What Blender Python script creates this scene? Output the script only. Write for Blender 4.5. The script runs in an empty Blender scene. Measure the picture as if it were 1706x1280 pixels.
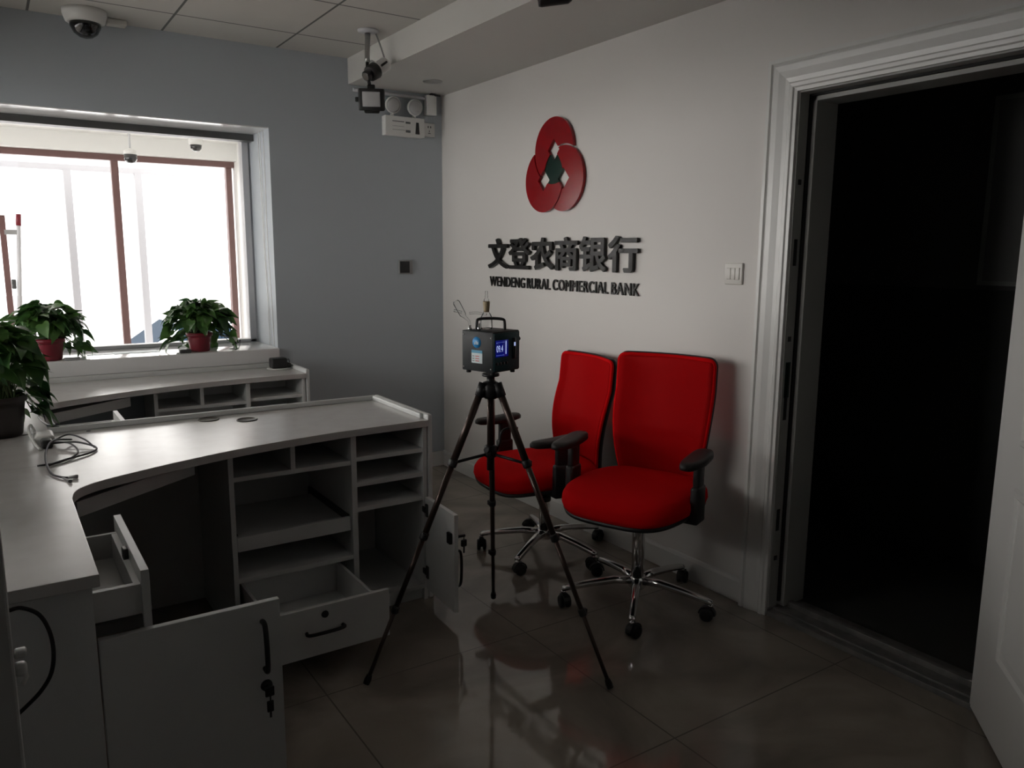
import bpy, bmesh, math, random
from mathutils import Vector, Matrix
from mathutils.geometry import delaunay_2d_cdt
sc = bpy.context.scene
C = sc.collection
PI = math.pi

# ------------------------------------------------------------------ camera
cam_data = bpy.data.cameras.new('camera')
cam_data.sensor_width = 36.0
cam_data.lens = 36.0 * 1305.0 / 1706.0
cam_data.clip_start = 0.02
cam_data.clip_end = 300
cam = bpy.data.objects.new('camera', cam_data)
C.objects.link(cam)
RX = Vector((0.8331215, -0.5530556, 0.0061670))
RD = Vector((-0.0858496, -0.1403225, -0.9863769))   # image down
RF = Vector((0.5463867, 0.8212424, -0.1643853))     # forward
m = Matrix.Identity(4)
for i in range(3):
    m[i][0] = RX[i]; m[i][1] = -RD[i]; m[i][2] = -RF[i]
m[2][3] = 1.45
cam.matrix_world = m
sc.camera = cam

# ------------------------------------------------------------------ world + exposure
w = bpy.data.worlds.new('overcast_sky'); sc.world = w; w.use_nodes = True
bg = w.node_tree.nodes['Background']
bg.inputs[0].default_value = (1.0, 0.99, 0.975, 1)
bg.inputs[1].default_value = 1.0
sc.view_settings.view_transform = 'Standard'
sc.view_settings.look = 'None'
sc.view_settings.gamma = 1.0
sc.view_settings.use_curve_mapping = False
sc.view_settings.exposure = 2.82

def portal(name, loc, rot, sx, sy):
    """daylight portal over a window opening (adds no light of its own)"""
    l = bpy.data.lights.new(name, 'AREA'); l.shape = 'RECTANGLE'; l.size = sx; l.size_y = sy
    l.cycles.is_portal = True
    o = bpy.data.objects.new(name, l); C.objects.link(o); o.location = loc; o.rotation_euler = rot
portal('shopfront_daylight', (-0.7, 8.12, 1.33), (-PI/2, 0, 0), 5.5, 1.95)
portal('hall_window_daylight', (-3.62, 4.6, 1.35), (0, -PI/2, 0), 2.2, 6.2)

# ------------------------------------------------------------------ materials
def mat(name, col, rough=0.5, metal=0.0, spec=0.5, bump=None, noise=None, trans=None, emit=None, coat=0.0):
    """noise=(scale, amount, second colour) gives soft mottling; bump=(scale, strength)"""
    M = bpy.data.materials.new(name); M.use_nodes = True
    nt = M.node_tree; b = nt.nodes['Principled BSDF']
    b.inputs['Base Color'].default_value = (*col, 1)
    b.inputs['Roughness'].default_value = rough
    b.inputs['Metallic'].default_value = metal
    b.inputs['Specular IOR Level'].default_value = spec
    b.inputs['Coat Weight'].default_value = coat
    if emit:
        b.inputs['Emission Color'].default_value = (*emit[0], 1)
        b.inputs['Emission Strength'].default_value = emit[1]
    tc = nt.nodes.new('ShaderNodeTexCoord')
    if noise:
        n = nt.nodes.new('ShaderNodeTexNoise'); n.inputs['Scale'].default_value = noise[0]; n.inputs['Detail'].default_value = 6
        r = nt.nodes.new('ShaderNodeValToRGB')
        r.color_ramp.elements[0].position = 0.3; r.color_ramp.elements[1].position = 0.7
        r.color_ramp.elements[0].color = (*col, 1); r.color_ramp.elements[1].color = (*noise[2], 1)
        nt.links.new(tc.outputs['Object'], n.inputs['Vector'])
        nt.links.new(n.outputs['Fac'], r.inputs['Fac'])
        nt.links.new(r.outputs['Color'], b.inputs['Base Color'])
    if bump:
        n2 = nt.nodes.new('ShaderNodeTexNoise'); n2.inputs['Scale'].default_value = bump[0]; n2.inputs['Detail'].default_value = 4
        bp = nt.nodes.new('ShaderNodeBump'); bp.inputs['Strength'].default_value = bump[1]; bp.inputs['Distance'].default_value = 0.002
        nt.links.new(tc.outputs['Object'], n2.inputs['Vector'])
        nt.links.new(n2.outputs['Fac'], bp.inputs['Height'])
        nt.links.new(bp.outputs['Normal'], b.inputs['Normal'])
    if trans:   # part see-through (mesh cloth)
        t = nt.nodes.new('ShaderNodeBsdfTransparent'); t.inputs[0].default_value = (1, 0.3, 0.3, 1); mx = nt.nodes.new('ShaderNodeMixShader'); mx.inputs[0].default_value = trans
        out = nt.nodes['Material Output']
        nt.links.new(b.outputs[0], mx.inputs[1]); nt.links.new(t.outputs[0], mx.inputs[2]); nt.links.new(mx.outputs[0], out.inputs[0])
    return M

def pane_mat(name, tint=(0.985, 0.98, 0.975), blend=0.12):
    M = bpy.data.materials.new(name); M.use_nodes = True; nt = M.node_tree
    nt.nodes.remove(nt.nodes['Principled BSDF'])
    t = nt.nodes.new('ShaderNodeBsdfTransparent'); t.inputs[0].default_value = (*tint, 1)
    g = nt.nodes.new('ShaderNodeBsdfGlossy'); g.inputs['Roughness'].default_value = 0.02
    lw = nt.nodes.new('ShaderNodeLayerWeight'); lw.inputs[0].default_value = blend
    mx = nt.nodes.new('ShaderNodeMixShader')
    nt.links.new(lw.outputs['Fresnel'], mx.inputs[0])
    nt.links.new(t.outputs[0], mx.inputs[1]); nt.links.new(g.outputs[0], mx.inputs[2])
    nt.links.new(mx.outputs[0], nt.nodes['Material Output'].inputs[0])
    return M

def leaf_mat():
    M = bpy.data.materials.new('pothos_leaf'); M.use_nodes = True; nt = M.node_tree
    b = nt.nodes['Principled BSDF']; b.inputs['Roughness'].default_value = 0.35
    tc = nt.nodes.new('ShaderNodeTexCoord'); n = nt.nodes.new('ShaderNodeTexNoise'); n.inputs['Scale'].default_value = 9
    r = nt.nodes.new('ShaderNodeValToRGB')
    r.color_ramp.elements[0].color = (0.022, 0.075, 0.022, 1); r.color_ramp.elements[0].position = 0.35
    r.color_ramp.elements[1].color = (0.10, 0.22, 0.045, 1); r.color_ramp.elements[1].position = 0.75
    tr = nt.nodes.new('ShaderNodeBsdfTranslucent'); mx = nt.nodes.new('ShaderNodeMixShader'); mx.inputs[0].default_value = 0.22
    nt.links.new(tc.outputs['Object'], n.inputs['Vector']); nt.links.new(n.outputs['Fac'], r.inputs['Fac'])
    nt.links.new(r.outputs[0], b.inputs['Base Color']); nt.links.new(r.outputs[0], tr.inputs[0])
    nt.links.new(b.outputs[0], mx.inputs[1]); nt.links.new(tr.outputs[0], mx.inputs[2])
    nt.links.new(mx.outputs[0], nt.nodes['Material Output'].inputs[0])
    return M

def tile_mat(name, base, vein, size, off, line, rough, mortar):
    """glossy square tiles with soft veining"""
    M = bpy.data.materials.new(name); M.use_nodes = True; nt = M.node_tree; b = nt.nodes['Principled BSDF']
    tc = nt.nodes.new('ShaderNodeTexCoord'); mp = nt.nodes.new('ShaderNodeMapping')
    mp.inputs['Location'].default_value = (-off[0], -off[1], 0)
    nt.links.new(tc.outputs['Object'], mp.inputs[0])
    br = nt.nodes.new('ShaderNodeTexBrick'); br.offset = 0; br.squash = 1
    br.inputs['Scale'].default_value = 1.0; br.inputs['Brick Width'].default_value = size; br.inputs['Row Height'].default_value = size
    br.inputs['Mortar Size'].default_value = mortar; br.inputs['Mortar Smooth'].default_value = 0.3
    n = nt.nodes.new('ShaderNodeTexNoise'); n.inputs['Scale'].default_value = 1.6; n.inputs['Detail'].default_value = 8; n.inputs['Distortion'].default_value = 1.6
    r = nt.nodes.new('ShaderNodeValToRGB'); r.color_ramp.elements[0].position = 0.35; r.color_ramp.elements[1].position = 0.68
    r.color_ramp.elements[0].color = (*base, 1); r.color_ramp.elements[1].color = (*vein, 1)
    nt.links.new(tc.outputs['Object'], n.inputs['Vector']); nt.links.new(n.outputs['Fac'], r.inputs[0])
    nt.links.new(mp.outputs[0], br.inputs['Vector'])
    nt.links.new(r.outputs[0], br.inputs['Color1']); nt.links.new(r.outputs[0], br.inputs['Color2'])
    br.inputs['Mortar'].default_value = (*line, 1)
    nt.links.new(br.outputs['Color'], b.inputs['Base Color'])
    b.inputs['Roughness'].default_value = rough
    return M

M = dict(
    paint=mat('white_wall_paint', (0.66, 0.638, 0.610), 0.55, bump=(120, 0.05)),
    paint_grey=mat('cool_grey_wall_paint', (0.455, 0.495, 0.53), 0.6, bump=(120, 0.05)),
    lobby=mat('lobby_white_paint', (0.82, 0.82, 0.80), 0.6),
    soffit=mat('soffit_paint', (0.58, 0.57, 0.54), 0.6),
    shaded_wall=mat('shade_toned_wall_paint', (0.10, 0.10, 0.10), 0.7),  # pale walls in truth; the unlit room's shade is put into the colour
    shaded_floor=mat('shade_toned_floor', (0.06, 0.06, 0.055), 0.55),  # floor colour darkened to stand in for the missing light
    shaded_dado=mat('shade_toned_dado_paint', (0.035, 0.037, 0.036), 0.6),  # darker dado band, with the room's gloom also mixed into its colour
    lam=mat('grey_white_laminate', (0.66, 0.67, 0.665), 0.42, noise=(6, 1, (0.70, 0.71, 0.70))),
    lam_top=mat('worktop_laminate', (0.56, 0.54, 0.525), 0.235, spec=0.6, noise=(14, 1, (0.60, 0.59, 0.575))),
    edge=mat('laminate_edge_band', (0.70, 0.70, 0.69), 0.4),
    gloss=mat('glossy_white_board', (0.80, 0.80, 0.80), 0.12),
    lacquer=mat('white_lacquer', (0.70, 0.70, 0.68), 0.25),
    steel=mat('brushed_steel', (0.42, 0.42, 0.41), 0.35, metal=0.9, bump=(300, 0.04)),
    steel_dark=mat('dark_steel', (0.12, 0.12, 0.12), 0.45, metal=0.7),
    frame_grey=mat('painted_steel_frame', (0.36, 0.36, 0.34), 0.4),
    chrome=mat('polished_chrome', (0.78, 0.78, 0.78), 0.12, metal=1.0),
    black=mat('black_plastic', (0.012, 0.012, 0.013), 0.45),
    black_soft=mat('soft_black_pad', (0.013, 0.011, 0.011), 0.5),
    rubber=mat('black_rubber', (0.008, 0.008, 0.008), 0.7),
    white=mat('white_plastic', (0.74, 0.74, 0.72), 0.35),
    ivory=mat('ivory_switch_plastic', (0.66, 0.64, 0.60), 0.35),
    grommet=mat('dark_grommet_cap', (0.07, 0.062, 0.05), 0.5),
    grey=mat('grey_plastic', (0.3, 0.3, 0.3), 0.4),
    glassy=mat('smoked_dome', (0.01, 0.01, 0.012), 0.08, coat=0.5),
    clear=pane_mat('clear_glass'),
    glassware=pane_mat('laboratory_glass', (0.965, 0.97, 0.97), 0.16),
    red_mesh=mat('red_mesh_cloth', (0.52, 0.004, 0.006), 0.8, spec=0.06, bump=(900, 0.25), trans=0.32),
    red_fabric=mat('red_seat_fabric', (0.64, 0.004, 0.006), 0.85, spec=0.06, bump=(700, 0.3)),
    acrylic_red=mat('red_acrylic', (0.26, 0.001, 0.004), 0.18, spec=0.35),
    acrylic_green=mat('dark_green_acrylic', (0.003, 0.022, 0.014), 0.15),
    acrylic_black=mat('black_acrylic', (0.008, 0.007, 0.006), 0.4, spec=0.35),
    acrylic_side=mat('sign_edge', (0.25, 0.23, 0.22), 0.4),
    brown=mat('brown_aluminium', (0.16, 0.085, 0.08), 0.4),
    pale_frame=mat('pale_grey_aluminium', (0.55, 0.55, 0.57), 0.4),
    leaf=leaf_mat(),
    stem=mat('plant_stem', (0.10, 0.16, 0.05), 0.5),
    pot=mat('dark_red_pot', (0.17, 0.009, 0.020), 0.35),
    pot_dark=mat('black_brown_pot', (0.03, 0.022, 0.02), 0.4),
    soil=mat('potting_soil', (0.03, 0.022, 0.015), 0.9),
    bronze=mat('bronze_aluminium_tube', (0.060, 0.040, 0.033), 0.32, metal=0.6),
    case=mat('charcoal_case', (0.016, 0.019, 0.021), 0.5, spec=0.3, bump=(400, 0.05)),
    panel_teal=mat('dark_teal_front', (0.012, 0.050, 0.058), 0.4, spec=0.3),
    screen=mat('blue_lcd', (0.004, 0.006, 0.10), 0.2, emit=((0.006, 0.015, 0.42), 0.03)),
    digits=mat('lit_digits', (0.6, 0.7, 1.0), 0.4, emit=((0.5, 0.6, 1.0), 0.09)),
    digits_dim=mat('dim_lcd_marks', (0.3, 0.4, 0.9), 0.4, emit=((0.25, 0.35, 1.0), 0.035)),
    sticker_blue=mat('blue_sticker', (0.02, 0.20, 0.52), 0.4, noise=(60, 1, (0.05, 0.34, 0.66))),
    sticker_head=mat('sticker_header', (0.05, 0.30, 0.48), 0.4),
    sticker_white=mat('sticker_paper', (0.62, 0.70, 0.72), 0.5),
    print_red=mat('red_print', (0.55, 0.12, 0.12), 0.5),
    print_grey=mat('grey_print', (0.14, 0.15, 0.15), 0.5),
    cork=mat('frosted_ground_joint', (0.42, 0.33, 0.20), 0.6),
    cable=mat('grey_cable', (0.05, 0.05, 0.055), 0.5),
    tile=tile_mat('marble_floor_tile', (0.205, 0.180, 0.152), (0.37, 0.33, 0.285), 0.8, (0.02, -0.07), (0.16, 0.142, 0.122), 0.055, 0.003),
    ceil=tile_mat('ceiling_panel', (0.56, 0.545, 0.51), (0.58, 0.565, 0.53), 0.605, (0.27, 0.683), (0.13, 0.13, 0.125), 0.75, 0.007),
    pave=mat('pale_paving', (0.62, 0.62, 0.62), 0.8, noise=(2, 1, (0.68, 0.68, 0.68))),
    post_grey=mat('grey_coated_post', (0.20, 0.20, 0.21), 0.5),
    render_wall=mat('pale_render', (0.60, 0.60, 0.61), 0.8),
    car_white=mat('white_car_paint', (0.75, 0.76, 0.78), 0.2, coat=0.6),
    car_glass=mat('tinted_car_glass', (0.012, 0.022, 0.036), 0.6, spec=0.03),
    paper=mat('notice_paper', (0.26, 0.26, 0.25), 0.7),
    matted=mat('lamp_reflector', (0.45, 0.45, 0.45), 0.3),
    stone=mat('grey_stone_sill', (0.12, 0.12, 0.12), 0.4, noise=(18, 1, (0.22, 0.21, 0.20))),
)

# ------------------------------------------------------------------ mesh builder
class MB:
    def __init__(self): self.v = []; self.f = []; self.smooth = []
    def add(self, vs, fs, smooth=False):
        n = len(self.v); self.v += [tuple(p) for p in vs]
        for f in fs: self.f.append([n + i for i in f]); self.smooth.append(smooth)
        return self
    def box(self, a, b, M_=None):
        x0, x1 = sorted((a[0], b[0])); y0, y1 = sorted((a[1], b[1])); z0, z1 = sorted((a[2], b[2]))
        vs = [Vector(p) for p in ((x0,y0,z0),(x1,y0,z0),(x1,y1,z0),(x0,y1,z0),(x0,y0,z1),(x1,y0,z1),(x1,y1,z1),(x0,y1,z1))]
        if M_: vs = [M_ @ p for p in vs]
        return self.add(vs, [(3,2,1,0),(4,5,6,7),(0,1,5,4),(1,2,6,5),(2,3,7,6),(3,0,4,7)])
    def rbox(self, a, b, r, seg=3, M_=None):
        bm = bmesh.new()
        bmesh.ops.create_cube(bm, size=1)
        c = [(a[i]+b[i])/2 for i in range(3)]; s = [abs(b[i]-a[i]) for i in range(3)]
        for v in bm.verts: v.co = Vector((c[i] + v.co[i]*s[i] for i in range(3)))
        bmesh.ops.bevel(bm, geom=list(bm.edges), offset=min(r, min(s)*0.49), segments=seg, profile=0.5, affect='EDGES')
        return self.bm(bm, M_, True)
    def bm(self, bm, M_=None, smooth=False):
        bm.verts.index_update()
        vs = [(M_ @ v.co) if M_ else v.co.copy() for v in bm.verts]
        fs = [[v.index for v in f.verts] for f in bm.faces]
        bm.free(); return self.add(vs, fs, smooth)
    def tube(self, pts, r, n=10, cap=True):
        pts = [Vector(p) for p in pts]; rs = r if isinstance(r, (list, tuple)) else [r]*len(pts)
        vs = []; fs = []
        t0 = (pts[1]-pts[0]).normalized()
        ref = Vector((0,0,1)) if abs(t0.z) < 0.9 else Vector((1,0,0))
        u = t0.cross(ref).normalized()
        for i, p in enumerate(pts):
            t = (pts[min(i+1, len(pts)-1)] - pts[max(i-1, 0)]).normalized()
            u = (u - t*u.dot(t)).normalized(); w_ = t.cross(u)
            for k in range(n):
                a = 2*PI*k/n; vs.append(p + (u*math.cos(a) + w_*math.sin(a))*rs[i])
        for i in range(len(pts)-1):
            for k in range(n):
                k2 = (k+1) % n
                fs.append((i*n+k, i*n+k2, (i+1)*n+k2, (i+1)*n+k))
        self.add(vs, fs, True)
        if cap:
            self.add(vs[:n], [tuple(range(n))[::-1]]); self.add(vs[-n:], [tuple(range(n))])
        return self
    def curve(self, pts, r, n=8, sub=8):
        return self.tube(spline(pts, sub), r, n)
    def lathe(self, prof, c=(0,0,0), n=32, M_=None):
        """prof: (radius, z) list, turned about z"""
        vs = []; fs = []
        for (r, z) in prof:
            for k in range(n):
                a = 2*PI*k/n; vs.append(Vector((c[0]+r*math.cos(a), c[1]+r*math.sin(a), c[2]+z)))
        for i in range(len(prof)-1):
            for k in range(n):
                k2 = (k+1) % n; fs.append((i*n+k, i*n+k2, (i+1)*n+k2, (i+1)*n+k))
        if M_: vs = [M_ @ p for p in vs]
        self.add(vs, fs, True)
        if prof[0][0] > 1e-5: self.add(vs[:n], [tuple(range(n))[::-1]])
        if prof[-1][0] > 1e-5: self.add(vs[-n:], [tuple(range(n))])
        return self
    def prism(self, poly, z0, z1, M_=None):
        """poly: (x, y) outline counter-clockwise, extruded from z0 to z1"""
        n = len(poly)
        vs = [Vector((p[0], p[1], z0)) for p in poly] + [Vector((p[0], p[1], z1)) for p in poly]
        if M_: vs = [M_ @ p for p in vs]
        fs = [tuple(range(n))[::-1], tuple(range(n, 2*n))] + [(i, (i+1) % n, n+(i+1) % n, n+i) for i in range(n)]
        return self.add(vs, fs)

def spline(pts, sub=8):
    P = [Vector(p) for p in pts]; out = []
    for i in range(len(P)-1):
        p0 = P[max(i-1, 0)]; p1 = P[i]; p2 = P[i+1]; p3 = P[min(i+2, len(P)-1)]
        for k in range(sub):
            t = k/sub
            out.append(0.5*((2*p1) + (p2-p0)*t + (2*p0-5*p1+4*p2-p3)*t*t + (3*p1-p0-3*p2+p3)*t**3))
    out.append(P[-1]); return out

def obj(name, mb, m_, parent=None, world=True, bevel=0.0, kind=None, label=None):
    """one mesh object; with parent and world=True the vertices are given in room coordinates"""
    me = bpy.data.meshes.new(name)
    vs = mb.v
    if parent is not None and world:
        inv = world_of(parent).inverted(); vs = [inv @ Vector(p) for p in vs]
    me.from_pydata([tuple(p) for p in vs], [], mb.f)
    me.polygons.foreach_set('use_smooth', mb.smooth)
    me.update()
    bm = bmesh.new(); bm.from_mesh(me); bmesh.ops.remove_doubles(bm, verts=bm.verts, dist=2e-6)
    bmesh.ops.recalc_face_normals(bm, faces=bm.faces); bm.to_mesh(me); bm.free()
    me.materials.append(m_)
    o = bpy.data.objects.new(name, me); C.objects.link(o)
    if parent is not None: o.parent = parent
    if bevel:
        b = o.modifiers.new('edge', 'BEVEL'); b.width = bevel; b.segments = 2; b.limit_method = 'ANGLE'
        b.harden_normals = False
    if kind: o['kind'] = kind
    if label: o['label'] = label
    return o

def world_of(o):
    M_ = o.matrix_basis.copy()
    return world_of(o.parent) @ M_ if o.parent else M_

def thing(name, label, cat, loc=(0,0,0), rz=0, group=None):
    o = bpy.data.objects.new(name, None); C.objects.link(o)
    o.empty_display_size = 0.05
    o.location = loc; o.rotation_euler = (0, 0, rz)
    return tag(o, label, cat, group)

def tag(o, label, cat, group=None, kind=None):
    o['label'] = label; o['category'] = cat
    if group: o['group'] = group
    if kind: o['kind'] = kind
    return o

def struct(name, mb, m_, label=None, cat=None, parent=None, bevel=0):
    o = obj(name, mb, m_, parent, bevel=bevel)
    if parent is None:
        o['kind'] = 'structure'
        if label: o['label'] = label; o['category'] = cat or name.split('_')[0]
    return o

def text_mesh(txt, size, depth, offset=0.0, spacing=1.0, swell=0.0):
    cu = bpy.data.curves.new('lettering', 'FONT'); cu.body = txt; cu.size = size; cu.extrude = depth/2
    cu.offset = offset; cu.bevel_depth = swell; cu.bevel_resolution = 0; cu.space_character = spacing; cu.resolution_u = 4
    t = bpy.data.objects.new('lettering', cu); C.objects.link(t)
    bpy.context.view_layer.update()
    me = bpy.data.meshes.new_from_object(t.evaluated_get(bpy.context.evaluated_depsgraph_get()))
    bpy.data.objects.remove(t); bpy.data.curves.remove(cu)
    mb = MB(); mb.add([v.co.copy() for v in me.vertices], [list(p.vertices) for p in me.polygons]); bpy.data.meshes.remove(me)
    return mb
def bold(mb, r):
    """heavier strokes: the glyph laid over itself round a small circle"""
    out = MB()
    for k in range(13):
        a = 2*PI*k/12; q = 0 if k == 12 else 1
        out.add([(v[0]+q*r*math.cos(a), v[1]+q*r*math.sin(a), v[2]-k*1e-5) for v in mb.v], mb.f)
    return out
def fit(mb, x0, x1, y0, y1):
    xs = [v[0] for v in mb.v]; ys = [v[1] for v in mb.v]
    a, b, c, d = min(xs), max(xs), min(ys), max(ys)
    mb.v = [(x0+(v[0]-a)*(x1-x0)/(b-a), y0+(v[1]-c)*(y1-y0)/(d-c), v[2]) for v in mb.v]; return mb
def move(mb, M_):
    mb.v = [tuple(M_ @ Vector(v)) for v in mb.v]; return mb

# ------------------------------------------------------------------ room
X0 = 2.54      # right (sign) wall
Y0 = 4.66      # window wall
XL = -0.45     # left (counter) wall
YF = -1.6      # wall behind the camera
ZC = 2.595
DY0, DY1, DZ = 1.06, 1.935, 2.055    # doorway in the right wall
WT = 0.16

struct('floor', MB().box((XL-0.2, YF-0.2, -0.1), (X0+0.1, 8.1, 0)).box((-3.7, 1.2, -0.1), (XL-0.2, 8.1, 0)), M['tile'], 'glossy grey brown marble tile floor', 'floor')
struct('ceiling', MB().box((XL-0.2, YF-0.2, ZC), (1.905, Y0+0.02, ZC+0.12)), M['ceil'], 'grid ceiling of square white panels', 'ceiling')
# wall with the window
WX0, WX1, WZ0, WZ1, WD = -0.44, 1.415, 0.80, 2.155, 0.50
mb = MB()
mb.box((WX1, Y0, 0), (X0+WT, Y0+WD, 2.7)).box((XL-0.2, Y0, WZ1), (WX1, Y0+WD, 2.7)).box((XL-0.2, Y0, 0), (WX1, Y0+WD, WZ0))
struct('wall_back', mb, M['paint_grey'], 'cool grey wall with the window into the lobby', 'wall')
# sign wall with doorway
mb = MB()
mb.box((X0, DY1, 0), (X0+WT, Y0+0.0, 2.7)).box((X0, YF-0.2, 0), (X0+WT, DY0, 2.7)).box((X0, DY0, DZ), (X0+WT, DY1, 2.7))
struct('wall_right', mb, M['paint'], 'white wall carrying the red logo', 'wall')
# counter wall at left: parapet, posts and head
mb = MB()
mb.box((XL-0.2, 2.15, 0), (XL, Y0, 0.98)).box((XL-0.2, 2.15, 2.2), (XL, Y0, 2.7)).box((XL-0.2, YF-0.2, 0), (XL, 2.15, 2.7))
struct('wall_left', mb, M['paint_grey'], 'grey counter wall with glazing', 'wall')
struct('wall_front', MB().box((XL-0.2, YF-0.2, 0), (X0, YF, 2.7)), M['paint'])
# lowered soffit along the sign wall
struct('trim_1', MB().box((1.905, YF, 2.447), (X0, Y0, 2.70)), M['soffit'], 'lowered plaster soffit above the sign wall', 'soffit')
# baseboard
mb = MB()
mb.prism([(0,0),(0.014,0),(0.014,0.088),(0.009,0.1),(0,0.104)], 2.045, Y0, Matrix(((-1,0,0,X0),(0,0,1,0),(0,1,0,0),(0,0,0,1))))
mb.prism([(0,0),(0.014,0),(0.014,0.088),(0.009,0.1),(0,0.104)], YF, 0.94, Matrix(((-1,0,0,X0),(0,0,1,0),(0,1,0,0),(0,0,0,1))))
struct('baseboard_right', mb, M['lacquer'], 'white baseboard under the sign wall', 'baseboard')
struct('baseboard_back', MB().box((1.5, Y0-0.014, 0), (X0-0.014, Y0, 0.1)), M['lacquer'])

# window between room and lobby
wz = thing('window_1', 'wide window over the back desk looking into the lobby', 'window', (0.5, Y0+WD-0.06, WZ0)); wz['kind'] = 'structure'
mb = MB(); ya, yb = Y0+WD-0.10, Y0+WD-0.02
mb.box((WX1-0.05, ya, 0.885), (WX1-0.012, yb, WZ1)).box((WX0, ya, WZ1-0.035), (WX1, yb, WZ1)).box((WX0, ya, 0.885), (WX1, yb, 0.905)).box((WX0, ya, 0.885), (WX0+0.04, yb, WZ1))
obj('window_frame', mb, M['pale_frame'], wz, bevel=0.003)
obj('window_pane', MB().box((WX0+0.04, ya+0.03, 0.905), (WX1-0.05, ya+0.036, WZ1-0.035)), M['clear'], wz)
struct('trim_2', MB().rbox((WX0-0.005, Y0-0.035, 0.803), (WX1-0.002, Y0+WD-0.02, 0.885), 0.004), M['gloss'], 'white window sill board carrying the plants', 'sill')
struct('trim_3', MB().box((WX0, Y0+0.30, WZ1-0.045), (WX1-0.003, Y0+0.38, WZ1-0.004)), M['steel_dark'], 'dark blind headrail under the window head', 'trim')

struct('trim_6', MB().box((WX0, Y0+0.002, WZ1-0.006), (WX1-0.0005, Y0+WD-0.10, WZ1-0.0005)), M['gloss'], 'glossy white lining under the window head', 'lining')
# glazing above the left counter
wz = thing('window_2', 'counter glazing at the left', 'window', (XL-0.1, 3.4, 0.98)); wz['kind'] = 'structure'
mb = MB().box((XL-0.12, 2.15, 0.98), (XL-0.06, Y0, 1.0)).box((XL-0.12, 2.15, 2.17), (XL-0.06, Y0, 2.2))
for y in (2.15, Y0-0.04): mb.box((XL-0.12, y, 0.98), (XL-0.06, y+0.04, 2.2))
obj('window_frame', mb, M['pale_frame'], wz)
obj('window_pane', MB().box((XL-0.095, 2.19, 1.0), (XL-0.087, Y0-0.04, 2.17)), M['clear'], wz)

# ------------------------------------------------------------------ doorway in the sign wall
def casing_profile():
    # across the casing: (distance from the opening, projection from the wall)
    return [(0,0),(0,0.016),(0.012,0.018),(0.016,0.024),(0.028,0.026),(0.034,0.020),(0.05,0.022),(0.075,0.030),(0.095,0.032),(0.104,0.026),(0.108,0.034),(0.122,0.034),(0.126,0.010),(0.126,0)]
def mitre_frame(ya, yb, zt, prof, x):
    """three-sided casing swept round the opening ya..yb, top zt; x of the wall face; projects to -x"""
    mb = MB(); n = len(prof); rows = []
    for corner in range(4):
        row = []
        for (d, p) in prof:
            if corner == 0: q = (x-p, yb+d, 0)
            elif corner == 1: q = (x-p, yb+d, zt+d)
            elif corner == 2: q = (x-p, ya-d, zt+d)
            else: q = (x-p, ya-d, 0)
            row.append(q)
        rows.append(row)
    vs = [q for r_ in rows for q in r_]; fs = []
    for c in range(3):
        for k in range(n):
            k2 = (k+1) % n
            fs.append((c*n+k, c*n+k2, (c+1)*n+k2, (c+1)*n+k))
    fs.append(tuple(range(n))); fs.append(tuple(range(3*n, 4*n))[::-1])
    return mb.add(vs, fs)
struct('trim_4', mitre_frame(DY0, DY1-0.012, DZ-0.012, casing_profile(), X0), M['lacquer'], 'white moulded casing around the dark doorway', 'casing')
# steel security frame inside the opening
fr = thing('door_frame', 'grey steel security frame lining the dark doorway', 'door frame', (X0+0.08, 1.5, 0)); fr['kind'] = 'structure'
mb = MB()
mb.box((X0-0.004, DY1-0.018, 0.03), (X0+0.048, DY1, DZ)).box((X0-0.004, DY0, DZ-0.018), (X0+0.048, DY1, DZ)).box((X0-0.004, DY0, 0.03), (X0+0.048, DY0+0.018, DZ))
obj('rebate', mb, M['frame_grey'], fr, bevel=0.001)
mb = MB().box((X0+0.048, DY1-0.026, 0.05), (X0+0.062, DY1, DZ)).box((X0+0.048, DY0, DZ-0.026), (X0+0.062, DY1, DZ)).box((X0+0.048, DY0, 0.05), (X0+0.062, DY0+0.018, DZ))
obj('seal', mb, M['rubber'], fr, label='black rubber seal')
mb = MB().box((X0+0.062, DY1-0.042, 0.03), (X0+WT+0.03, DY1, DZ)).box((X0+0.062, DY0, DZ-0.042), (X0+WT+0.03, DY1, DZ)).box((X0+0.062, DY0, 0.03), (X0+WT+0.03, DY0+0.03, DZ))
obj('stop', mb, M['frame_grey'], fr, bevel=0.002)
for z, h in ((1.72, 0.02), (1.46, 0.10), (1.13, 0.02), (0.86, 0.10), (0.40, 0.09), (0.24, 0.02)):
    obj('strike_hole', MB().rbox((X0+0.012, DY1-0.0192, z-h/2), (X0+0.032, DY1-0.017, z+h/2), 0.004, 2), M['black'], fr)
obj('strike_plate', MB().rbox((X0+0.008, DY1-0.021, 0.90), (X0+0.036, DY1-0.0175, 1.04), 0.002, 2), M['acrylic_green'], fr, label='dark green lock strike plate')
mb = MB().box((X0-0.012, DY0+0.01, 0.0), (X0+0.19, DY1-0.018, 0.022)).box((X0+0.02, DY0+0.02, 0.022), (X0+0.034, DY1-0.02, 0.03)).box((X0+0.09, DY0+0.02, 0.022), (X0+0.115, DY1-0.02, 0.045))
obj('threshold', mb, M['stone'], fr, bevel=0.002, label='worn grey stepped threshold')
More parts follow.
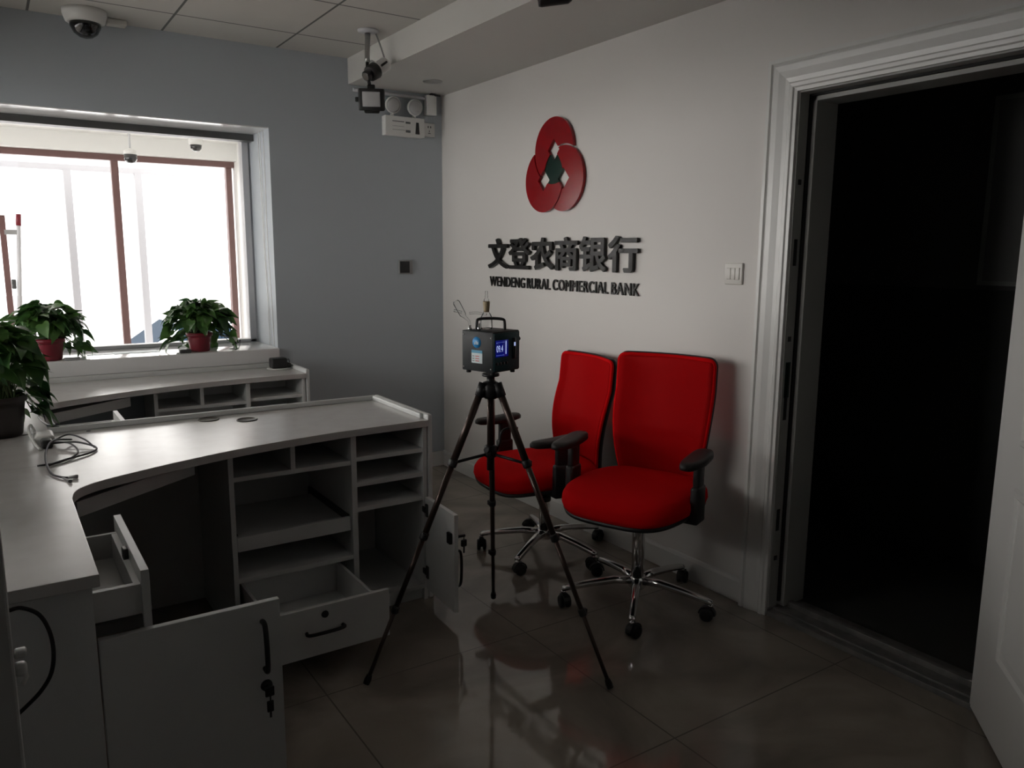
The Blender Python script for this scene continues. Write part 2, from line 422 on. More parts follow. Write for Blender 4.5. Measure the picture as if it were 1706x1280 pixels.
# open white door leaf
hx, hy = X0-0.003, DY0+0.062
lf = thing('door_1', 'open white door leaf with raised panels at the right', 'door', (hx, hy, 0), math.atan2(-0.205, -0.236)); lf['kind'] = 'structure'
LW, LT = 0.84, 0.045
mb = MB()
obj('leaf', MB().box((0, 0, 0.012), (LW, LT, 2.04)), M['lacquer'], lf, world=False, bevel=0.003)
def raised_panel(s0, s1, z0, z1, arch=0.0):
    mb = MB()
    def outline(ins):
        pts = []; a, b, c, d = s0+ins, s1-ins, z0+ins, z1-ins
        pts += [(a, c), (b, c)]
        if arch:
            for k in range(13):
                t = k/12; pts.append((b+(a-b)*t, d - arch + arch*math.sin(PI*t)))
        else: pts += [(b, d), (a, d)]
        return pts
    levels = [(0, 0.0), (0.008, 0.010), (0.02, 0.010), (0.03, 0.003), (0.06, 0.009)]
    rings = [[(p[0], -lv[1], p[1]) for p in outline(lv[0])] for lv in levels]
    n = len(rings[0]); vs = [p for r_ in rings for p in r_]; fs = []
    for i in range(len(rings)-1):
        for k in range(n): fs.append((i*n+k, i*n+(k+1) % n, (i+1)*n+(k+1) % n, (i+1)*n+k))
    fs.append(tuple(range((len(rings)-1)*n, len(rings)*n)))
    return mb.add(vs, fs)
for a_ in ((0.19, 0.66, 0.26, 0.80, 0), (0.19, 0.66, 0.92, 1.86, 0.08)):
    p_ = raised_panel(*a_); p_.v = [(v[0], v[1]+0.0005, v[2]) for v in p_.v]
    # the panel sits on both faces of the leaf
    q_ = raised_panel(*a_); p_.add([(v[0], LT-0.0005-v[1], v[2]) for v in q_.v], q_.f)
    obj('raised_panel', p_, M['lacquer'], lf, world=False)
for z in (0.25, 1.0, 1.8):
    obj('hinge', MB().lathe([(0.007, -0.05), (0.007, 0.05)], (-0.006, 0.05, z), 12), M['steel'], lf, world=False)

# dim room beyond the doorway
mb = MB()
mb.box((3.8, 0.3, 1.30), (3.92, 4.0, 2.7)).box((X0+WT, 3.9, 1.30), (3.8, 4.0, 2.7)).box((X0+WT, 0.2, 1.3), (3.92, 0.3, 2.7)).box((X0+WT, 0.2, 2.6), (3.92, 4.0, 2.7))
struct('wall_side_room', mb, M['shaded_wall'], 'upper wall of the unlit room beyond the doorway', 'wall')
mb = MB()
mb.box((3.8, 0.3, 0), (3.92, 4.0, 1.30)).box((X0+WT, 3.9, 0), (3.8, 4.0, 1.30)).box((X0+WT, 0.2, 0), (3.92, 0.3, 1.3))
struct('wall_side_room_dado', mb, M['shaded_dado'], 'dark lower wall of the unlit room', 'wall')
struct('floor_side_room', MB().box((X0+0.1, 0.1, -0.1), (4.0, 4.1, 0)), M['shaded_floor'], 'floor of the unlit room, its gloom toned into the colour', 'floor')
ps = thing('notice_board', 'dim framed notice on the wall of the unlit room', 'notice', (3.795, 1.6, 1.33))
obj('sheet', MB().box((3.788, 1.25, 1.34), (3.7925, 1.82, 2.13)), M['paper'], ps)
mb = MB()
for a_, b_ in (((3.785, 1.23, 1.32), (3.7995, 1.25, 2.15)), ((3.785, 1.82, 1.32), (3.7995, 1.84, 2.15)), ((3.785, 1.25, 1.32), (3.7995, 1.82, 1.34)), ((3.785, 1.25, 2.13), (3.7995, 1.82, 2.15))): mb.box(a_, b_)
obj('frame', mb, M['frame_grey'], ps)

# near-left: edge of the open entrance door with its latch
dl = thing('door_2', 'edge of the open entrance door at the left of the picture', 'door', (-0.010, 0.985, 0), 0); dl['kind'] = 'structure'
obj('leaf', MB().box((XL+0.02, 0.985, 0.01), (-0.012, 1.027, 2.05)), M['lam'], dl, bevel=0.003)
mb = MB().rbox((-0.012, 0.995, 0.992), (0.001, 1.012, 1.000), 0.003).rbox((-0.014, 0.995, 0.970), (0.0, 1.012, 0.984), 0.005)
mb.tube([(-0.004, 1.003, 0.975), (-0.002, 1.003, 0.966), (-0.006, 1.003, 0.958)], 0.003)
obj('latch', mb, M['white'], dl, label='white door latch')

# ------------------------------------------------------------------ lobby beyond the window and the street
mb = MB()
mb.box((2.07, Y0+WD, 0), (2.2, 8.1, 2.6)).box((1.7, Y0+WD-0.001, 0), (2.2, Y0+WD+0.1, 2.6))
struct('wall_lobby_right', mb, M['lobby'], 'white end wall of the lobby', 'wall')
struct('ceiling_lobby', MB().box((-3.8, Y0+WD, 2.45), (2.2, 8.1, 2.6)).box((-3.8, 1.1, 2.6), (XL-0.2, Y0+WD, 2.7)), M['lobby'], 'white lobby ceiling', 'ceiling')
struct('trim_5', MB().box((-3.7, 7.85, 2.30), (2.07, 8.1, 2.45)), M['lobby'], 'white beam above the shopfront', 'beam')
mb = MB().box((-3.8, 1.1, 0), (XL-0.2, 1.2, 2.6)).box((-3.75, 1.2, 0), (-3.55, 1.5, 2.6)).box((-3.75, 7.75, 0), (-3.55, 8.1, 2.6)).box((-3.75, 1.5, 0), (-3.55, 7.75, 0.25)).box((-3.75, 1.5, 2.45), (-3.55, 7.75, 2.6))
struct('wall_hall', mb, M['lobby'])
wz = thing('window_3', 'brown framed glass shopfront at the far side of the lobby', 'window', (0.5, 8.0, 0)); wz['kind'] = 'structure'
mb = MB()
y0, y1 = 7.96, 8.03
mb.box((-3.55, y0, 2.245), (2.07, y1, 2.30)).box((-3.55, y0, 0.0), (1.99, y1, 0.12)).box((1.99, y0, 0), (2.045, y1, 2.245)).box((1.0, y0, 0), (1.06, y1, 2.245))
for x in (-1.2, -2.4, -3.55): mb.box((x, y0, 0), (x+0.06, y1, 2.245))
obj('window_frame', mb, M['brown'], wz, bevel=0.004)
obj('window_pane', MB().box((1.06, 7.99, 0.12), (1.99, 7.998, 2.245)), M['clear'], wz)
obj('window_pane', MB().box((0.3, 7.99, 0.12), (1.0, 7.998, 2.245)), M['clear'], wz)
for x0_, x1_ in ((-3.49, -2.4), (-2.34, -1.2), (-1.14, -0.75)):
    obj('window_pane', MB().box((x0_, 7.99, 0.12), (x1_, 7.998, 2.245)), M['clear'], wz)
wq = thing('window_4', 'street window at the far left of the customer hall', 'window', (-3.65, 4.6, 0.25)); wq['kind'] = 'structure'
mb = MB().box((-3.68, 1.5, 0.25), (-3.60, 7.75, 0.30)).box((-3.68, 1.5, 2.40), (-3.60, 7.75, 2.45))
for y in (1.5, 3.05, 4.6, 6.15, 7.70): mb.box((-3.68, y, 0.30), (-3.60, y+0.05, 2.40))
obj('window_frame', mb, M['brown'], wq)
for y in (1.55, 3.10, 4.65, 6.20): obj('window_pane', MB().box((-3.645, y, 0.30), (-3.637, y+1.5, 2.40)), M['clear'], wq)
sd = thing('door_3', 'glass shop door with brown stiles and a red topped pull', 'door', (-0.2, 7.9, 0)); sd['kind'] = 'structure'
obj('stile', MB().box((0.12, 7.9, 0.02), (0.165, 7.94, 1.74)), M['brown'], sd)
obj('stile', MB().box((-0.75, 7.9, 0.02), (-0.70, 7.94, 2.24)), M['brown'], sd)
obj('door_pane', MB().box((-0.70, 7.916, 0.05), (0.12, 7.924, 2.22)), M['clear'], sd)
mb = MB().tube([(0.262, 7.86, 1.75), (0.19, 7.86, 0.70)], 0.018)
obj('pull_bar', mb, M['pale_frame'], sd)
obj('pull_tip', MB().tube([(0.262, 7.86, 1.75), (0.2555, 7.86, 1.655)], 0.021), M['pot'], sd, label='red tip of the pull bar')
obj('bracket', MB().box((0.15, 7.85, 1.58), (0.26, 7.87, 1.62)), M['grey'], sd)
obj('lock', MB().rbox((0.165, 7.84, 1.13), (0.20, 7.87, 1.21), 0.008), M['steel_dark'], sd)
# lobby cameras
t = thing('ceiling_camera', 'dark dome camera hanging from a thin rod in the lobby', 'camera', (1.083, 7.4, 2.45))
obj('rod', MB().tube([(1.083, 7.4, 2.45), (1.083, 7.4, 2.29)], 0.008), M['pale_frame'], t)
obj('collar', MB().lathe([(0.012, 0.0), (0.05, -0.02), (0.055, -0.05)], (1.083, 7.4, 2.295), 20), M['white'], t)
obj('dome', MB().lathe([(0.052, 0), (0.05, -0.04), (0.035, -0.065), (0.0, -0.072)], (1.083, 7.4, 2.245), 20), M['glassy'], t)
t = thing('dome_camera', 'white dome camera on the lobby beam near its right end', 'camera', (1.63, 7.5, 2.45))
obj('housing', MB().lathe([(0.06, 0), (0.062, -0.05), (0.055, -0.075)], (1.63, 7.5, 2.45), 24), M['white'], t)
obj('dome', MB().lathe([(0.05, 0), (0.045, -0.03), (0.028, -0.05), (0.0, -0.056)], (1.63, 7.5, 2.375), 20), M['glassy'], t)
# street
struct('ground_street', MB().box((-40, 8.1, -1.4), (60, 90, -1.06)).box((-60, -10, -1.4), (-3.8, 90, -1.06)), M['pave'], 'pale paving outside', 'pavement')
# pale outer screen of posts in front of the shop
sc_ = thing('glazed_screen', 'pale grey post and rail screen outside the shopfront', 'screen', (0.7, 9.5, -1.06))
obj('rail', MB().box((-2.5, 9.47, 2.27), (2.6, 9.53, 2.33)), M['post_grey'], sc_)
for x in (-0.9, 0.74, 1.41, 2.5):
    obj('post', MB().box((x, 9.46, -1.06), (x+0.07, 9.54, 2.27)), M['post_grey'], sc_)
def make_car(label, loc, rz, L=4.3, paint=M['car_white'], glass=M['car_glass']):
    t = thing('car', label, 'car', loc, rz, 'cars in the street')
    W = 0.86
    prof = [(-2.1,0.25),(-2.12,0.55),(-2.0,0.80),(-1.1,0.90),(1.75,0.92),(2.05,0.85),(2.12,0.5),(2.08,0.25)]
    mb = MB()
    MY = lambda x, z, y: (x*L/4.24, y, z)
    n = len(prof)
    vs = [MY(x, z, -W*(0.97 if z < 0.6 else 0.93)) for x, z in prof] + [MY(x, z, W*(0.97 if z < 0.6 else 0.93)) for x, z in prof]
    mb.add(vs, [tuple(range(n)), tuple(range(n, 2*n))[::-1]] + [(i, (i+1) % n, n+(i+1) % n, n+i) for i in range(n)])
    obj('body', mb, paint, t, world=False, bevel=0.05)
    cab = [(-1.15,0.88),(-0.45,1.36),(-0.2,1.42),(1.2,1.42),(1.45,1.36),(1.85,0.9)]
    n = len(cab)
    vs = [MY(x, z, -W*(0.92-0.18*(z-0.88)/0.54)) for x, z in cab] + [MY(x, z, W*(0.92-0.18*(z-0.88)/0.54)) for x, z in cab]
    mb = MB().add(vs, [tuple(range(n)), tuple(range(n, 2*n))[::-1]] + [(i, (i+1) % n, n+(i+1) % n, n+i) for i in range(n)])
    obj('cabin', mb, paint, t, world=False, bevel=0.03)
    for sgn in (-1, 1):
        for x0, x1, s0, s1 in ((-0.85, 0.28, 0.30, 0.0), (0.36, 1.5, 0.0, 0.18)):
            yb = W*0.915; yt = W*0.775
            mb = MB().add([MY(x0, 0.93, sgn*(yb+0.006)), MY(x1, 0.93, sgn*(yb+0.006)), MY(x1-s1, 1.33, sgn*(yt+0.012)), MY(x0+s0+0.08, 1.33, sgn*(yt+0.012)),
                           MY(x0, 0.93, sgn*(yb-0.01)), MY(x1, 0.93, sgn*(yb-0.01)), MY(x1-s1, 1.33, sgn*(yt-0.006)), MY(x0+s0+0.08, 1.33, sgn*(yt-0.006))],
                          [(0,1,2,3),(7,6,5,4),(0,4,5,1),(1,5,6,2),(2,6,7,3),(3,7,4,0)])
            obj('side_window', mb, glass, t, world=False)
    def slab(x0, z0, x1, z1, y):
        d = 0.012
        return MB().add([MY(x0-d, z0, -y), MY(x0-d, z0, y), MY(x1-d, z1+d, y*0.9), MY(x1-d, z1+d, -y*0.9), MY(x0+d, z0, -y), MY(x0+d, z0, y), MY(x1+d, z1-d, y*0.9), MY(x1+d, z1-d, -y*0.9)],
                        [(0,1,2,3),(7,6,5,4),(0,4,5,1),(1,5,6,2),(2,6,7,3),(3,7,4,0)])
    obj('windscreen', slab(-1.10, 0.92, -0.5, 1.33, 0.72), glass, t, world=False)
    obj('rear_window', slab(1.80, 0.96, 1.48, 1.33, 0.70), glass, t, world=False)
    for x in (-1.35, 1.35):
        for sgn in (-1, 1):
            Mx = Matrix.Translation((x*L/4.24, sgn*0.76, 0.31)) @ Matrix.Rotation(PI/2, 4, 'X')
            wl = obj('wheel', MB().lathe([(0.20,-0.09),(0.29,-0.10),(0.31,-0.06),(0.31,0.06),(0.29,0.10),(0.20,0.09)], n=24, M_=Mx), M['rubber'], t, world=False)
            obj('hub', MB().lathe([(0.0,-0.095),(0.19,-0.092),(0.19,0.092),(0.0,0.095)], n=20, M_=Mx), M['pale_frame'], wl, world=False)
    return t
make_car('white car with dark windows just outside the right shopfront pane', (3.0, 14.2, -1.06), PI*0.02)
make_car('pale car parked across the street behind the left plant', (-0.3, 25.0, -1.06), 0.1, 4.3, M['car_white'], M['post_grey'])  # window colour paled to grey to hold the washed-out daylight glare
bd = thing('street_building', 'pale building across the street, washed out by daylight', 'building', (4, 34, -1.06))
obj('facade', MB().box((-14, 34, -1.06), (24, 42, 6.5)), M['render_wall'], bd)
for k in range(9):
    obj('window', MB().box((-10+k*3.6, 33.96, 1.6), (-8.4+k*3.6, 34.02, 3.0)), M['pale_frame'], bd)

# ------------------------------------------------------------------ teller desks
ZT = 0.776
TT = 0.028
def worktop_outline(yf, yb, xl, xr, yn, xi):
    """L-shaped worktop with a swept inner corner, counter-clockwise"""
    pts = [(xl, yn), (xi, yn)]
    sweep = [(xi, yf-0.40), (xi+0.012, yf-0.335), (xi+0.045, yf-0.285), (xi+0.12, yf-0.235), (xi+0.32, yf-0.150), (xi+0.53, yf-0.082), (xi+0.76, yf-0.035), (xi+1.0, yf-0.008), (xr, yf)]
    pts += [(p.x, p.y) for p in spline([(*p, 0) for p in sweep], 8)]
    pts += [(xr, yb), (xl, yb)]
    return pts
def make_desk(yf, yb, yn, where, front, pulled, drawer_open, cab_door, ped_door):
    """yf front edge of the long arm, yb its back, yn near end of the short arm"""
    XR, XI, XLL = 1.452, 0.143, XL+0.005
    t = thing('desk_worktop', 'grey L-shaped worktop with a swept inner corner, ' + where, 'desk', (0.8, yf+0.2, 0), 0, 'teller desk worktops')
    top = obj('top', MB().prism(worktop_outline(yf, yb, XLL, XR, yn, XI), ZT-TT, ZT), M['lam_top'], t, bevel=0.0015)
    ep = MB().rbox((XR, yf+0.005, 0.0), (XR+0.022, yb, ZT+0.021), 0.006)
    obj('end_panel', ep, M['lam'], t)
    if front:
        mb = MB().rbox((0.14, yb-0.018, ZT), (XR, yb, ZT+0.021), 0.004)
        obj('back_rail', mb, M['lam'], t)
        obj('side_rail', MB().rbox((XR-0.016, yf+0.045, ZT-0.001), (XR+0.001, yb-0.017, ZT+0.021), 0.006), M['lam'], t)
        obj('modesty_panel', MB().box((XLL, yb-0.02, 0.0), (XR-0.001, yb-0.002, ZT-TT-0.001)), M['lam'], t)
        for (x, y) in ((0.70, yb-0.07), (0.83, yb-0.155)):
            g = MB().lathe([(0.0, 0.0018), (0.034, 0.0018), (0.035, 0.0028), (0.036, 0.0035), (0.040, 0.0035), (0.041, 0.0005)], (x, y, ZT), 28)
            obj('cable_grommet', g, M['grommet'], t)
        obj('screw_cap', MB().lathe([(0, 0.0025), (0.007, 0.002), (0.009, 0)], (0.27, yb-0.045, ZT), 12), M['steel_dark'], t)
        obj('seam', MB().box((XLL+0.01, yf+0.03, ZT-0.0005), (XI+0.05, yf+0.033, ZT+0.0004)), M['grey'], t, label='joint line in the worktop')
    if not front: obj('back_rail', MB().rbox((XLL+0.02, yb-0.004, ZT), (1.40, yb+0.014, 0.802), 0.002), M['lam'], t)
    # storage cabinet under the right of the long arm
    cx0, cx1, cxm = 0.655, XR-0.005, 1.118
    yk = yb-0.0215; yc = yf+0.006; T = 0.018; zt = ZT-TT-0.001
    cb = thing('storage_cabinet', 'open grey storage cabinet with pigeonholes under the ' + where, 'cabinet', ((cx0+cx1)/2, yc, 0), 0, 'storage cabinets under the desks')
    mb = MB()
    mb.box((cx0, yc, 0), (cx0+T, yk, zt)).box((cxm, yc, 0), (cxm+0.022, yk, zt)).box((cx1-T, yc, 0), (cx1, yk, zt))
    mb.box((cx0+T, yk-0.012, 0.0), (cx1-T, yk, zt))                       # back
    mb.box((cx0+T, yc+0.02, 0), (cx1-T, yc+0.036, 0.05)).box((cx0+T, yc, 0.05), (cxm, yk-0.012, 0.068)).box((cxm+0.022, yc, 0.05), (cx1-T, yk-0.012, 0.068))
    obj('carcass', mb, M['lam'], cb, bevel=0.001)
    for z in (0.650, ):
        obj('shelf', MB().box((cx0+T, yc+0.004, z-T), (cxm, yk-0.012, z)), M['lam'], cb, bevel=0.001)
    obj('divider', MB().box((0.882, yc+0.004, 0.650), (0.90, yk-0.012, zt)), M['lam'], cb, bevel=0.001)
    obj('shelf', MB().box((cx0+T, yc+0.004, 0.247), (cxm, yk-0.012, 0.247+T)), M['lam'], cb, bevel=0.001)
    for z in (0.660, 0.557, 0.455):
        obj('shelf', MB().box((cxm+0.022, yc+0.004, z-T), (cx1-T, yk-0.012, z)), M['lam'], cb, bevel=0.001)
    tr = obj('pull_out_tray', MB().box((cx0+T+0.012, yc+0.03, 0.385), (cxm-0.012, yk-0.06, 0.40)).box((cx0+T+0.004, yc+0.012, 0.365), (cxm-0.004, yc+0.03, 0.42)), M['lam'], cb, bevel=0.001)
    obj('runner', MB().box((cxm-0.012, yc+0.03, 0.39), (cxm-0.002, yk-0.03, 0.425)), M['steel_dark'], tr)
    obj('runner', MB().box((cx0+T+0.002, yc+0.03, 0.39), (cx0+T+0.012, yk-0.03, 0.425)), M['steel_dark'], tr)
    # bottom drawer, pulled out
    yo = yc - pulled
    dr = obj('drawer', MB().box((cx0+0.006, yo, 0.082), (cxm-0.012, yo+T, 0.258)), M['lam'], cb, bevel=0.001)
    dw = MB()
    dw.box((cx0+0.035, yo+T, 0.10), (cx0+0.047, yo+T+0.42, 0.225)).box((cxm-0.05, yo+T, 0.10), (cxm-0.038, yo+T+0.42, 0.225)).box((cx0+0.047, yo+0.42, 0.10), (cxm-0.05, yo+0.432, 0.225)).box((cx0+0.047, yo+T, 0.10), (cxm-0.05, yo+0.42, 0.106))
    obj('drawer_box', dw, M['lam'], dr, bevel=0.001)
    obj('drawer_lock', MB().lathe([(0.0, 0.0), (0.012, 0.0), (0.013, -0.004)], n=20, M_=Matrix.Translation((0.866, yo-0.0045, 0.226)) @ Matrix.Rotation(PI/2, 4, 'X')), M['black'], dr)
    hz = 0.172
    obj('drawer_handle', MB().curve([(0.80, yo, hz), (0.803, yo-0.022, hz), (0.865, yo-0.027, hz), (0.925, yo-0.022, hz), (0.928, yo, hz)], 0.006, 10, 6), M['black'], dr)
    # cupboard door at the right end
    if cab_door:
        Mh = Matrix.Translation((cx1-0.004, yc-0.004, 0)) @ Matrix.Rotation(math.radians(-93), 4, 'Z')
        DWd = 0.272
        d_ = obj('cabinet_door', MB().box((0.003, -0.009, 0.052), (DWd, 0.009, 0.452), Mh), M['lam'], cb, bevel=0.0015)
        for z in (0.40, 0.13):
            hb = MB().rbox((0.012, -0.016, z-0.028), (0.034, -0.008, z+0.028), 0.004, 2, Mh).rbox((-0.01, -0.02, z-0.012), (0.03, -0.010, z+0.012), 0.003, 2, Mh)
            obj('hinge', hb, M['steel_dark'], d_)
        obj('lock_body', MB().rbox((DWd-0.045, -0.022, 0.33), (DWd-0.015, -0.009, 0.375), 0.003, 2, Mh), M['black'], d_)
        ky = MB().tube([Mh @ Vector((DWd-0.03, 0.009, 0.352)), Mh @ Vector((DWd-0.03, 0.052, 0.352))], 0.006)
        k0 = Mh @ Vector((DWd-0.03, 0.048, 0.348))
        ky.rbox((k0.x-0.013, k0.y-0.006, k0.z-0.042), (k0.x+0.013, k0.y+0.006, k0.z-0.012), 0.006).box((k0.x-0.003, k0.y-0.0015, k0.z-0.068), (k0.x+0.003, k0.y+0.0015, k0.z-0.04)).tube([k0, k0-Vector((0, 0, 0.015))], 0.002)
        obj('key', ky, M['black'], d_, label='black key hanging from the lock')
        p = lambda s, n_, z: tuple(Mh @ Vector((s, n_, z)))
        obj('door_handle', MB().curve([p(DWd-0.03, 0.009, 0.29), p(DWd-0.03, 0.032, 0.287), p(DWd-0.03, 0.037, 0.22), p(DWd-0.03, 0.032, 0.153), p(DWd-0.03, 0.009, 0.15)], 0.006, 10, 6), M['black'], d_)
    # keyboard tray across the corner
    kt = thing('keyboard_tray', 'keyboard tray slung across the inner corner of the ' + where, 'tray', (0.36, yf-0.09, 0.7), 0, 'keyboard trays')
    a, b = Vector((XI+0.02, yf-0.24, 0)), Vector((XI+0.41, yf+0.055, 0)); u = (b-a).normalized(); nrm = Vector((-u.y, u.x, 0))
    Mk = Matrix(((u.x, nrm.x, 0, a.x), (u.y, nrm.y, 0, a.y), (0, 0, 1, 0), (0, 0, 0, 1)))
    Lk = (b-a).length
    obj('tray_front', MB().box((0, 0, 0.670), (Lk, 0.016, 0.718), Mk), M['lam'], kt, bevel=0.001)
    obj('tray_board', MB().box((0.01, 0.016, 0.672), (Lk-0.01, 0.26, 0.688), Mk), M['lam'], kt, bevel=0.001)
    for q in (0.02, Lk-0.032): obj('runner', MB().box((q, 0.03, 0.688), (q+0.012, 0.24, zt-0.001), Mk), M['steel_dark'], kt)
    # pedestal under the short arm
    px1 = XI-0.012; py0, py1 = yn+0.045, yn+0.53; px0 = XLL+0.05
    pd = thing('drawer_pedestal', 'grey drawer pedestal under the short arm of the ' + where, 'pedestal', ((px0+px1)/2, (py0+py1)/2, 0), 0, 'drawer pedestals')
    mb = MB().box((px0, py0, 0), (px1, py0+T, zt)).box((px0, py1-T, 0), (px1, py1, zt)).box((px0, py0+T, 0), (px0+T, py1-T, zt)).box((px0+T, py0+T, 0.05), (px1, py1-T, 0.068)).box((px0+T, py0+T, 0.585), (px1, py1-T, 0.60)).box((px1-0.04, py0+T, 0), (px1-0.02, py1-T, 0.05))
    obj('carcass', mb, M['lam'], pd, bevel=0.001)
    xo = px1 + drawer_open
    zd0, zd1 = 0.565, 0.737
    d2 = obj('drawer', MB().box((xo, py0+0.03, zd0), (xo+T, py1-0.004, zd1)), M['lam'], pd, bevel=0.001)
    dx0 = xo-0.36; zb0, zb1 = 0.63, 0.702
    dw = MB().box((dx0, py0+0.040, zb0), (xo, py0+0.054, zb1)).box((dx0, py1-0.054, zb0), (xo, py1-0.040, zb1)).box((xo-0.014, py0+0.054, zb0), (xo, py1-0.054, zb1)).box((dx0, py0+0.054, zb0), (dx0+0.012, py1-0.054, zb1)).box((dx0+0.012, py0+0.054, zb0), (xo-0.014, py1-0.054, zb0+0.006))
    obj('drawer_box', dw, M['edge'], d2, bevel=0.001)
    for q in (py0+0.026, py1-0.038): obj('runner', MB().box((px1-0.3, q, 0.605), (xo-0.002, q+0.012, 0.632)), M['steel_dark'], d2, label='black drawer runner')
    obj('lock_body', MB().rbox((xo-0.012, (py0+py1)/2-0.028, 0.660), (xo, (py0+py1)/2+0.004, 0.728), 0.003), M['steel_dark'], d2)
    if ped_door:
        yd = py0+0.012; xd1 = px1+0.405
        d3 = obj('pedestal_door', MB().box((px1+0.004, yd, 0.045), (xd1, yd+T, 0.601)), M['lam'], pd, bevel=0.0015)
        xh = xd1-0.045
        obj('door_handle', MB().curve([(xh, yd, 0.553), (xh, yd-0.024, 0.549), (xh+0.001, yd-0.030, 0.49), (xh+0.002, yd-0.024, 0.432), (xh+0.002, yd, 0.428)], 0.0065, 10, 6), M['black'], d3)
        lk = MB().lathe([(0.0, 0.0), (0.013, 0.0), (0.015, -0.008)], n=20, M_=Matrix.Translation((xh+0.003, yd-0.009, 0.382)) @ Matrix.Rotation(PI/2, 4, 'X'))
        obj('door_lock', lk, M['black'], d3)
        ky = MB().tube([(xh+0.003, yd-0.009, 0.382), (xh+0.003, yd-0.03, 0.382)], 0.004).rbox((xh-0.009, yd-0.032, 0.366), (xh+0.014, yd-0.026, 0.392), 0.005)
        ky.rbox((xh-0.007, yd-0.036, 0.327), (xh+0.010, yd-0.030, 0.357), 0.004).box((xh-0.001, yd-0.034, 0.312), (xh+0.004, yd-0.031, 0.33)).tube([(xh+0.003, yd-0.031, 0.37), (xh+0.002, yd-0.033, 0.352)], 0.002)
        obj('key', ky, M['black'], d3, label='keys hanging in the lock')
    return t
make_desk(2.80, 3.345, 1.785, 'front desk with a raised back rail', True, 0.355, 0.10, True, True)
make_desk(4.28, 4.62, 3.365, 'back desk below the window sill', False, 0.0, 0.29, False, False)

# ------------------------------------------------------------------ red office chairs
def grid_panel(fn, nu, nv):
    """closed shell between front and back surfaces fn(u, v, side)"""
    vs = []; fs = []
    for side in (0, 1):
        for j in range(nv+1):
            for i in range(nu+1): vs.append(fn(i/nu, j/nv, side))
    S = (nu+1)*(nv+1); g = lambda s, i, j: s*S + j*(nu+1)+i
    for j in range(nv):
        for i in range(nu):
            fs.append((g(0,i,j), g(0,i+1,j), g(0,i+1,j+1), g(0,i,j+1)))
            fs.append((g(1,i,j), g(1,i,j+1), g(1,i+1,j+1), g(1,i+1,j)))
    for j in range(nv):
        fs.append((g(0,0,j), g(0,0,j+1), g(1,0,j+1), g(1,0,j))); fs.append((g(0,nu,j+1), g(0,nu,j), g(1,nu,j), g(1,nu,j+1)))
    for i in range(nu):
        fs.append((g(0,i+1,0), g(0,i,0), g(1,i,0), g(1,i+1,0))); fs.append((g(0,i,nv), g(0,i+1,nv), g(1,i+1,nv), g(1,i,nv)))
    return vs, fs
